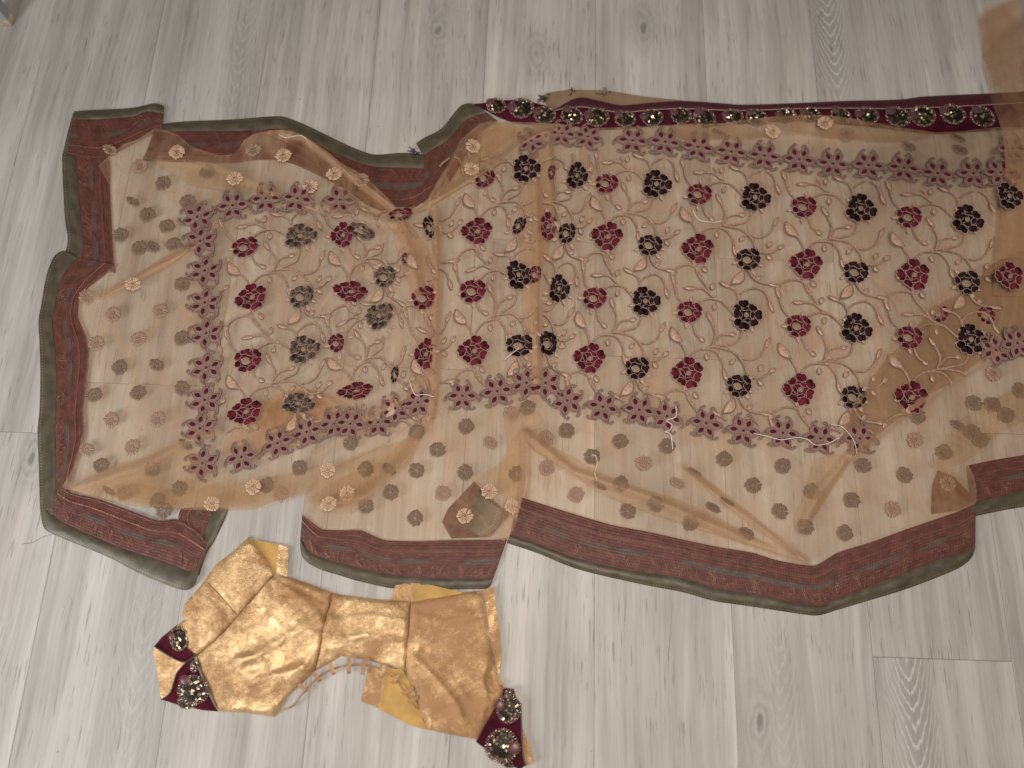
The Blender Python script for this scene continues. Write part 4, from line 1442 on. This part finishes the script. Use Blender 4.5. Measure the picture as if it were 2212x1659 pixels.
G = 'loose white threads lying on the sari'
thread('loose_thread', 'short curved white thread on the net fold at the upper left of the sari', 'thread', [(603, 290), (617, 297), (650, 293), (667, 307), (673, 320)], .0006, 'white_thread', .004, True, G)
thread('loose_thread', 'white thread bent like a hook among the vines near the top row of roses', 'thread', [(1497, 455), (1504, 468), (1515, 477), (1541, 480), (1560, 477)], .0006, 'white_thread', .003, True, G)
thread('loose_thread', 'short white thread hanging from a brown daisy below the star border', 'thread', [(1278, 983), (1287, 985), (1290, 1000), (1285, 1020), (1289, 1035)], .0006, 'white_thread', .003, True, G)
thread('loose_thread', 'knotted white thread tangled over a crumpled dark star of the lower border', 'thread', [(1460, 878), (1460, 900), (1440, 908), (1452, 918), (1446, 930), (1437, 932), (1449, 940), (1453, 970)], .0007, 'white_thread', .004, True, G)
thread('loose_thread', 'long wavy white thread running along the lower right star border', 'thread', [(1628, 936), (1661, 943), (1688, 950), (1721, 945), (1745, 950), (1761, 961), (1788, 958), (1811, 946)], .0006, 'white_thread', .004, True, G)
thread('loose_thread', 'white thread curving over the last star at the lower right corner of the border', 'thread', [(1795, 917), (1815, 920), (1828, 930), (1845, 953), (1851, 980)], .0005, 'white_thread', .004, True, G)
thread('loose_thread', 'white thread caught in the middle pleat above the star border', 'thread', [(884, 822), (890, 840), (898, 853), (917, 852), (937, 857)], .0006, 'white_thread', .006, True, G)
thread('loose_thread', 'straight white thread sticking out of a black rose by the middle fold', 'thread', [(1090, 777), (1104, 765), (1122, 752)], .0006, 'white_thread', .005, True, G)
thread('hair', 'fine dark hair on the bare floor left of the sari hem', 'hair', [(47, 1175), (70, 1172), (93, 1160), (122, 1153)], .00022, 'hair', 0, False)

# ------------------------------------------------------------------ the blouse
bc = D(740, 1400, 0)
blouse = empty('blouse', 'crumpled gold foil blouse with wine velvet sleeve cuffs lying below the sari', 'blouse', (bc.x, bc.y, 0))

OUT = [(538, 1159), (563, 1186), (580, 1213), (597, 1238), (617, 1244), (667, 1261), (713, 1279), (737, 1285), (804, 1294), (887, 1299), (937, 1289), (1004, 1279), (1044, 1276), (1050, 1290), (1056, 1330), (1060, 1372), (1068, 1402), (1076, 1430), (1078, 1466), (1090, 1487), (1089, 1500), (1050, 1563), (1032, 1598), (970, 1586), (924, 1576), (904, 1543), (900, 1523), (897, 1496), (880, 1473), (874, 1453), (837, 1439), (797, 1426), (737, 1417), (713, 1432), (680, 1449), (653, 1476), (627, 1499), (610, 1523), (593, 1549), (533, 1540), (470, 1536), (457, 1503), (440, 1466), (427, 1433), (422, 1416), (403, 1403), (388, 1373), (380, 1353), (400, 1336), (393, 1329), (397, 1306), (433, 1266), (467, 1219), (500, 1193)]
ARM = [(592, 1243), (575, 1262), (545, 1294), (515, 1328), (480, 1368), (450, 1394), (425, 1416)]
SEAM1 = [(717, 1281), (707, 1320), (695, 1375), (680, 1449)]
SEAM2 = [(887, 1299), (884, 1340), (879, 1390), (875, 1453)]
BLX = dict(out=OUT)


SOFT = [([(895, 1420), (940, 1465), (985, 1520), (1000, 1560)], .0050, 9), ([(920, 1400), (980, 1450), (1020, 1500)], -.0030, 10), ([(1055, 1420), (1040, 1470), (1058, 1520)], .0060, 8),
        ([(1062, 1450), (1070, 1490)], -.0040, 6), ([(720, 1340), (800, 1330), (875, 1342)], .0034, 8), ([(720, 1385), (790, 1372), (870, 1388)], .0030, 7), ([(500, 1440), (580, 1400), (690, 1330)], .0045, 10),
        ([(490, 1490), (560, 1470), (650, 1440)], .0036, 9), ([(620, 1270), (660, 1300), (700, 1350)], .0034, 9), ([(450, 1300), (480, 1330), (470, 1370)], .003, 8), ([(900, 1330), (960, 1345), (1040, 1330)], .0028, 9)]


def bz(seams, seed, amp, puff, ang, hi=0.013):
    hi, puff = hi * .62, puff * .5
    def f(pts, bd):
        A = np.array(pts)
        do = dist_poly(OUT, A[:, 0], A[:, 1])
        ds = np.full(len(A), 1e9)
        for s in seams:
            ds = np.minimum(ds, dist_poly(s, A[:, 0], A[:, 1], False))
        z = []
        ca, sa = math.cos(ang), math.sin(ang)
        fold = np.zeros(len(A))
        for fl, am, wd in SOFT:
            fold += am * np.exp(-(dist_poly(fl, A[:, 0], A[:, 1], False) / wd) ** 2)
        for (x, y), d0, d1, fz in zip(pts, do, ds, fold):
            u, v = x * ca + y * sa, -x * sa + y * ca
            wx = noise.noise(Vector((x * .011, y * .011, seed + 5))) * 38
            big = noise.noise(Vector((u * .009, (v + wx) * .020, seed)))
            rg = ridged((u + wx) * .011, (v + wx) * .021, seed + 3) ** 4
            rg2 = ridged((x + wx) * .034, (y - wx) * .030, seed + 9) ** 3
            where = 0.5 + 0.5 * noise.noise(Vector((x * .012, y * .012, seed + 21)))
            where2 = max(0, .35 + noise.noise(Vector((x * .010, y * .010, seed + 41))))
            st = ridged(u * .010, (v + wx * .9) * .040, seed + 12) ** 3
            cr = noise.noise(Vector((x * .075, y * .075, seed + 2))) + .6 * noise.noise(Vector((x * .16, y * .16, seed + 7)))
            prof = 1 - math.exp(-(d0 / puff))
            zz = 0.0016 + hi * prof + prof * amp * (big * .60 + rg * .60 * where + rg2 * .28 * where + st * .42 * where2 * .6 - .40) + prof * .00035 * cr
            zz += .0022 * noise.noise(Vector((x * .16, y * .16, seed + 77))) * math.exp(-(d1 / 10) ** 2)
            zz -= 0.0034 * math.exp(-(d1 / 3.2) ** 2)
            z.append(max(zz + fz * prof, .0012))
        return z
    return f


def bpanel(name, poly, zfun, mat, step=5.5, parent=None, lift=0.0):
    v2, f, bd = tri_poly(poly, step)
    zs = zfun(v2, bd)
    vs = [D(x, y, z + lift) for (x, y), z in zip(v2, zs)]
    return mesh_obj(name, vs, fix_up(vs, f), mat, parent or blouse)


sleeve = [(538, 1159), (563, 1186), (580, 1213), (592, 1243)] + ARM[1:] + [(422, 1416), (403, 1403), (388, 1373), (380, 1353), (400, 1336), (393, 1329), (397, 1306), (433, 1266), (467, 1219), (500, 1193)]
DART = [(448, 1258), (480, 1292), (511, 1328)]
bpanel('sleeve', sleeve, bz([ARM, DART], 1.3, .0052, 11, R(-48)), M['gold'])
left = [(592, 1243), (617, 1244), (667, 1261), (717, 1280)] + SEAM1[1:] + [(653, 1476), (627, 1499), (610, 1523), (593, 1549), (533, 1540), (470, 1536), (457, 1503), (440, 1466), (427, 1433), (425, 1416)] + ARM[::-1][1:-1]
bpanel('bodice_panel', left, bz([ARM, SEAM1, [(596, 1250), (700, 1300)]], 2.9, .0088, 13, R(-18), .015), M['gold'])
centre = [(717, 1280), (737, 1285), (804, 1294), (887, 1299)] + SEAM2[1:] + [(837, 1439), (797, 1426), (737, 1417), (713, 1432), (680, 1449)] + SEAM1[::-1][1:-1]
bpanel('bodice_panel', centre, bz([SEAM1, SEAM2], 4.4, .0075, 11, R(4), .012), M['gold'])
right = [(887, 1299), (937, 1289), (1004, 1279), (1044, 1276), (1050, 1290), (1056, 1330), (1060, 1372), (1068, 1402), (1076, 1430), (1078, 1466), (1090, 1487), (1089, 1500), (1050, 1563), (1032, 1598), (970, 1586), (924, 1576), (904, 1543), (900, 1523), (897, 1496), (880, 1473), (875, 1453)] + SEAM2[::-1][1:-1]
bpanel('bodice_panel', right, bz([SEAM2, [(1050, 1470), (1060, 1490), (1050, 1563)]], 6.1, .0072, 14, R(-30), .016), M['gold_matte_shaded'])

zc = lambda base, amp, sd: (lambda pts, bd: [base + amp * (0.5 + .5 * noise.noise(Vector((x * .05, y * .05, sd)))) for x, y in pts])
# back piece peeping out along the right side
bpanel('back_panel', [(1030, 1280), (1067, 1268), (1070, 1293), (1077, 1339), (1082, 1389), (1083, 1423), (1078, 1466), (1090, 1480), (1060, 1480), (1050, 1400), (1040, 1330)], zc(.0035, .004, 1), M['gold_matte_shaded'])
# inner facings and lining
bpanel('facing', [(854, 1264), (874, 1261), (889, 1259), (890, 1299), (845, 1296)], zc(.003, .002, 2), M['gold_matte_shaded'])
bpanel('lining', [(887, 1259), (920, 1261), (984, 1276), (1000, 1281), (937, 1293), (887, 1301)], zc(.0026, .003, 3), M['lining'])
bpanel('facing', [(797, 1436), (833, 1446), (826, 1480), (818, 1530), (780, 1514)], zc(.003, .002, 4), M['gold_matte_shaded'])
bpanel('lining', [(831, 1443), (870, 1446), (885, 1475), (902, 1523), (908, 1543), (924, 1577), (887, 1567), (820, 1533), (816, 1527)], zc(.0022, .004, 5), M['lining'])
bpanel('lining', [(546, 1166), (603, 1176), (600, 1244), (590, 1238)], zc(.0022, .002, 6), M['lining'])
bpanel('facing', [(601, 1176), (613, 1179), (623, 1184), (621, 1246), (597, 1240)], zc(.003, .003, 7), M['gold'])


def bpart(name, mb, mats, parent=None):
    p = parent or blouse
    for v in mb.v:
        v -= blouse.location
    o = bpy.data.objects.new(name, mb.mesh(name, mats))
    col.objects.link(o)
    o.parent = p
    return o


# overlock stitching
def zigzag(pts, wdt, z, step=2.2):
    P, ln = resample([(*p,) for p in pts], 60)
    n = int(ln / step)
    P, _ = resample(P, n)
    out = []
    for k in range(1, n - 1):
        t = P[k + 1] - P[k - 1]
        t /= np.linalg.norm(t) + 1e-9
        s = wdt * (1 if k % 2 else -1) * random.uniform(.7, 1.1)
        out.append(D(P[k][0] - t[1] * s, P[k][1] + t[0] * s, z + random.uniform(0, .0012)))
    return out


mb = MB()
for pts, z in (([(1042, 1280), (1047, 1310), (1052, 1345), (1058, 1375), (1064, 1400), (1072, 1425), (1074, 1465)], .0125), ([(890, 1259), (889, 1296)], .006), ([(832, 1462), (826, 1490), (818, 1528)], .006)):
    mb.tube(zigzag(pts, 3.2, z), .0006, sides=3)
bpart('overlock_stitch', mb, [M['overlock']])
# seam threads and edge stitching
for pts, z in ((ARM, .0078), (SEAM1, .0070), (SEAM2, .0070), (DART, .0070)):
    mb = MB()
    q = catmull([(*p, 0) for p in pts], 5)
    mb.tube([D(p.x, p.y, z) for p in q], .00055, sides=3)
    bpart('seam_stitch', mb, [M['seam']])

# drawstring and its loops
CORD = [(606, 1536), (633, 1524), (650, 1503), (667, 1483), (693, 1459), (717, 1446), (740, 1440), (770, 1436), (804, 1439), (830, 1453), (854, 1466), (870, 1489), (884, 1509), (902, 1532)]
q = catmull([(*p, 0) for p in CORD], 6)
mb = MB()
mb.tube([D(p.x, p.y, .0072 + .001 * math.sin(i * .7)) for i, p in enumerate(q)], .0013, sides=6)
bpart('drawstring', mb, [M['gold_matte_shaded']])
for a, b in (((645, 1478), (664, 1493)), ((676, 1452), (692, 1471)), ((712, 1432), (722, 1457)), ((754, 1416), (754, 1455)), ((790, 1424), (783, 1457)), ((830, 1436), (824, 1464)), ((864, 1452), (848, 1477)), ((893, 1484), (870, 1499)), ((903, 1506), (882, 1517))):
    mb = MB()
    A_, B_ = Vector(a), Vector(b)
    t = (B_ - A_).normalized()
    s = Vector((-t.y, t.x)) * 4.2
    prof = [(0, .009), (.35, .0105), (.8, .0098), (1.0, .0078), (.97, .0052), (.6, .0042), (.15, .005)]
    vs, fs = [], []
    for f, z in prof:
        p = A_ + (B_ - A_) * f
        for sg in (-1, 1):
            vs.append(D(p.x + s.x * sg, p.y + s.y * sg, z))
    for k in range(len(prof) - 1):
        fs.append((2 * k, 2 * k + 1, 2 * k + 3, 2 * k + 2))
    mb.add(vs, fs)
    bpart('cord_loop', mb, [M['gold_matte_shaded']])

# cuffs
def cuff(poly, lining, meds, pipes, zb, sd):
    cz = bpanel('cuff', poly, zc(zb, .003, sd), M['velvet_wine'])
    for pl, mt in lining:
        bpanel('cuff_lining', pl, zc(zb - .0012, .0035, sd + 3), mt)
    for k, (x, y, r0, sx, sy, rot) in enumerate(meds):
        s = r0 * px(x, y)
        p = D(x, y, zb + .0026) - blouse.location
        inst('sequin_medallion', MED[(k + int(sd)) % 4], blouse, p, R(rot), (s * sx, s * sy, s * .5))
    mb = MB()
    for pl in pipes:
        qq = catmull([(*p, 0) for p in pl], 4)
        mb.tube([D(p.x, p.y, zb + .003) for p in qq], .0010, sides=5)
    bpart('cuff_piping', mb, [M['piping']])
    return cz


cuff([(382, 1350), (365, 1364), (350, 1376), (333, 1396), (353, 1409), (377, 1423), (400, 1430), (424, 1418), (405, 1402), (388, 1373)],
     [([(333, 1396), (330, 1413), (337, 1439), (343, 1473), (348, 1510), (368, 1497), (380, 1456), (402, 1432), (377, 1421), (353, 1407)], M['gold'])],
     [(385, 1382, 27, .8, 1, 20)], [[(333, 1396), (353, 1409), (377, 1423), (400, 1430), (422, 1417)]], .005, 1.0)
cuff([(400, 1433), (419, 1420), (432, 1456), (452, 1503), (462, 1523), (472, 1537), (437, 1534), (383, 1522), (348, 1511), (368, 1496), (381, 1456)],
     [], [(413, 1490, 36, 1.05, .85, -20), (403, 1518, 20, 1.2, .7, 0), (419, 1440, 13, .8, 1, 0)], [[(348, 1511), (368, 1496), (381, 1456), (400, 1433)]], .0062, 2.0)
cuff([(1087, 1490), (1092, 1486), (1110, 1488), (1115, 1506), (1125, 1519), (1127, 1573), (1129, 1623), (1135, 1654), (1124, 1662), (1087, 1647), (1057, 1624), (1028, 1602), (1034, 1594), (1050, 1563), (1085, 1503)],
     [([(1127, 1570), (1132, 1581), (1144, 1610), (1155, 1643), (1135, 1656), (1128, 1620)], M['gold_matte_shaded'])],
     [(1096, 1534, 30, .95, 1, 10), (1088, 1607, 38, 1, .95, 200), (1100, 1500, 12, 1, 1, 0), (1090, 1645, 16, 1.3, .6, -30)], [[(1125, 1519), (1127, 1573), (1129, 1623), (1136, 1655)]], .006, 3.0)

# ------------------------------------------------------------------ small table: one leg shows at the top left corner
pa = D(28, 58)
table = empty('small_table', 'pale grey painted table leg with worn tip standing in the upper left corner', 'table', (pa.x, pa.y, 0))


def box(name, x0, x1, y0, y1, z0, z1, m, parent, k=0.0):
    vs = []
    for z in (z0, z1):
        g = k * z
        vs += [Vector((pa.x + a, pa.y + b, z)) for a, b in ((x0 - g, y0 - g * .5), (x1, y0 - g * .5), (x1, y1), (x0 - g, y1))]
    o = mesh_obj(name, vs, [(0, 1, 5, 4), (1, 2, 6, 5), (2, 3, 7, 6), (3, 0, 4, 7), (4, 5, 6, 7), (3, 2, 1, 0)], m, parent, smooth=False)
    md = o.modifiers.new('soft_edges', 'BEVEL')
    md.width = .0016
    md.segments = 2
    return o


lg = box('leg', -.040, .0, .0, .020, .0135, .40, M['leg_grey'], table, .03)
box('worn_tip', -.0395, -.0005, .0005, .0195, .0005, .0140, M['leg_worn'], lg)
for dx, dy in ((-.62, 0), (0, .50), (-.62, .50)):
    c = lg.copy()
    col.objects.link(c)
    c.location = lg.location + Vector((dx, dy, 0))
    for ch in list(lg.children):
        e = ch.copy()
        col.objects.link(e)
        e.parent = c
box('table_top', -.70, .03, -.03, .56, .40, .425, M['leg_grey'], table)
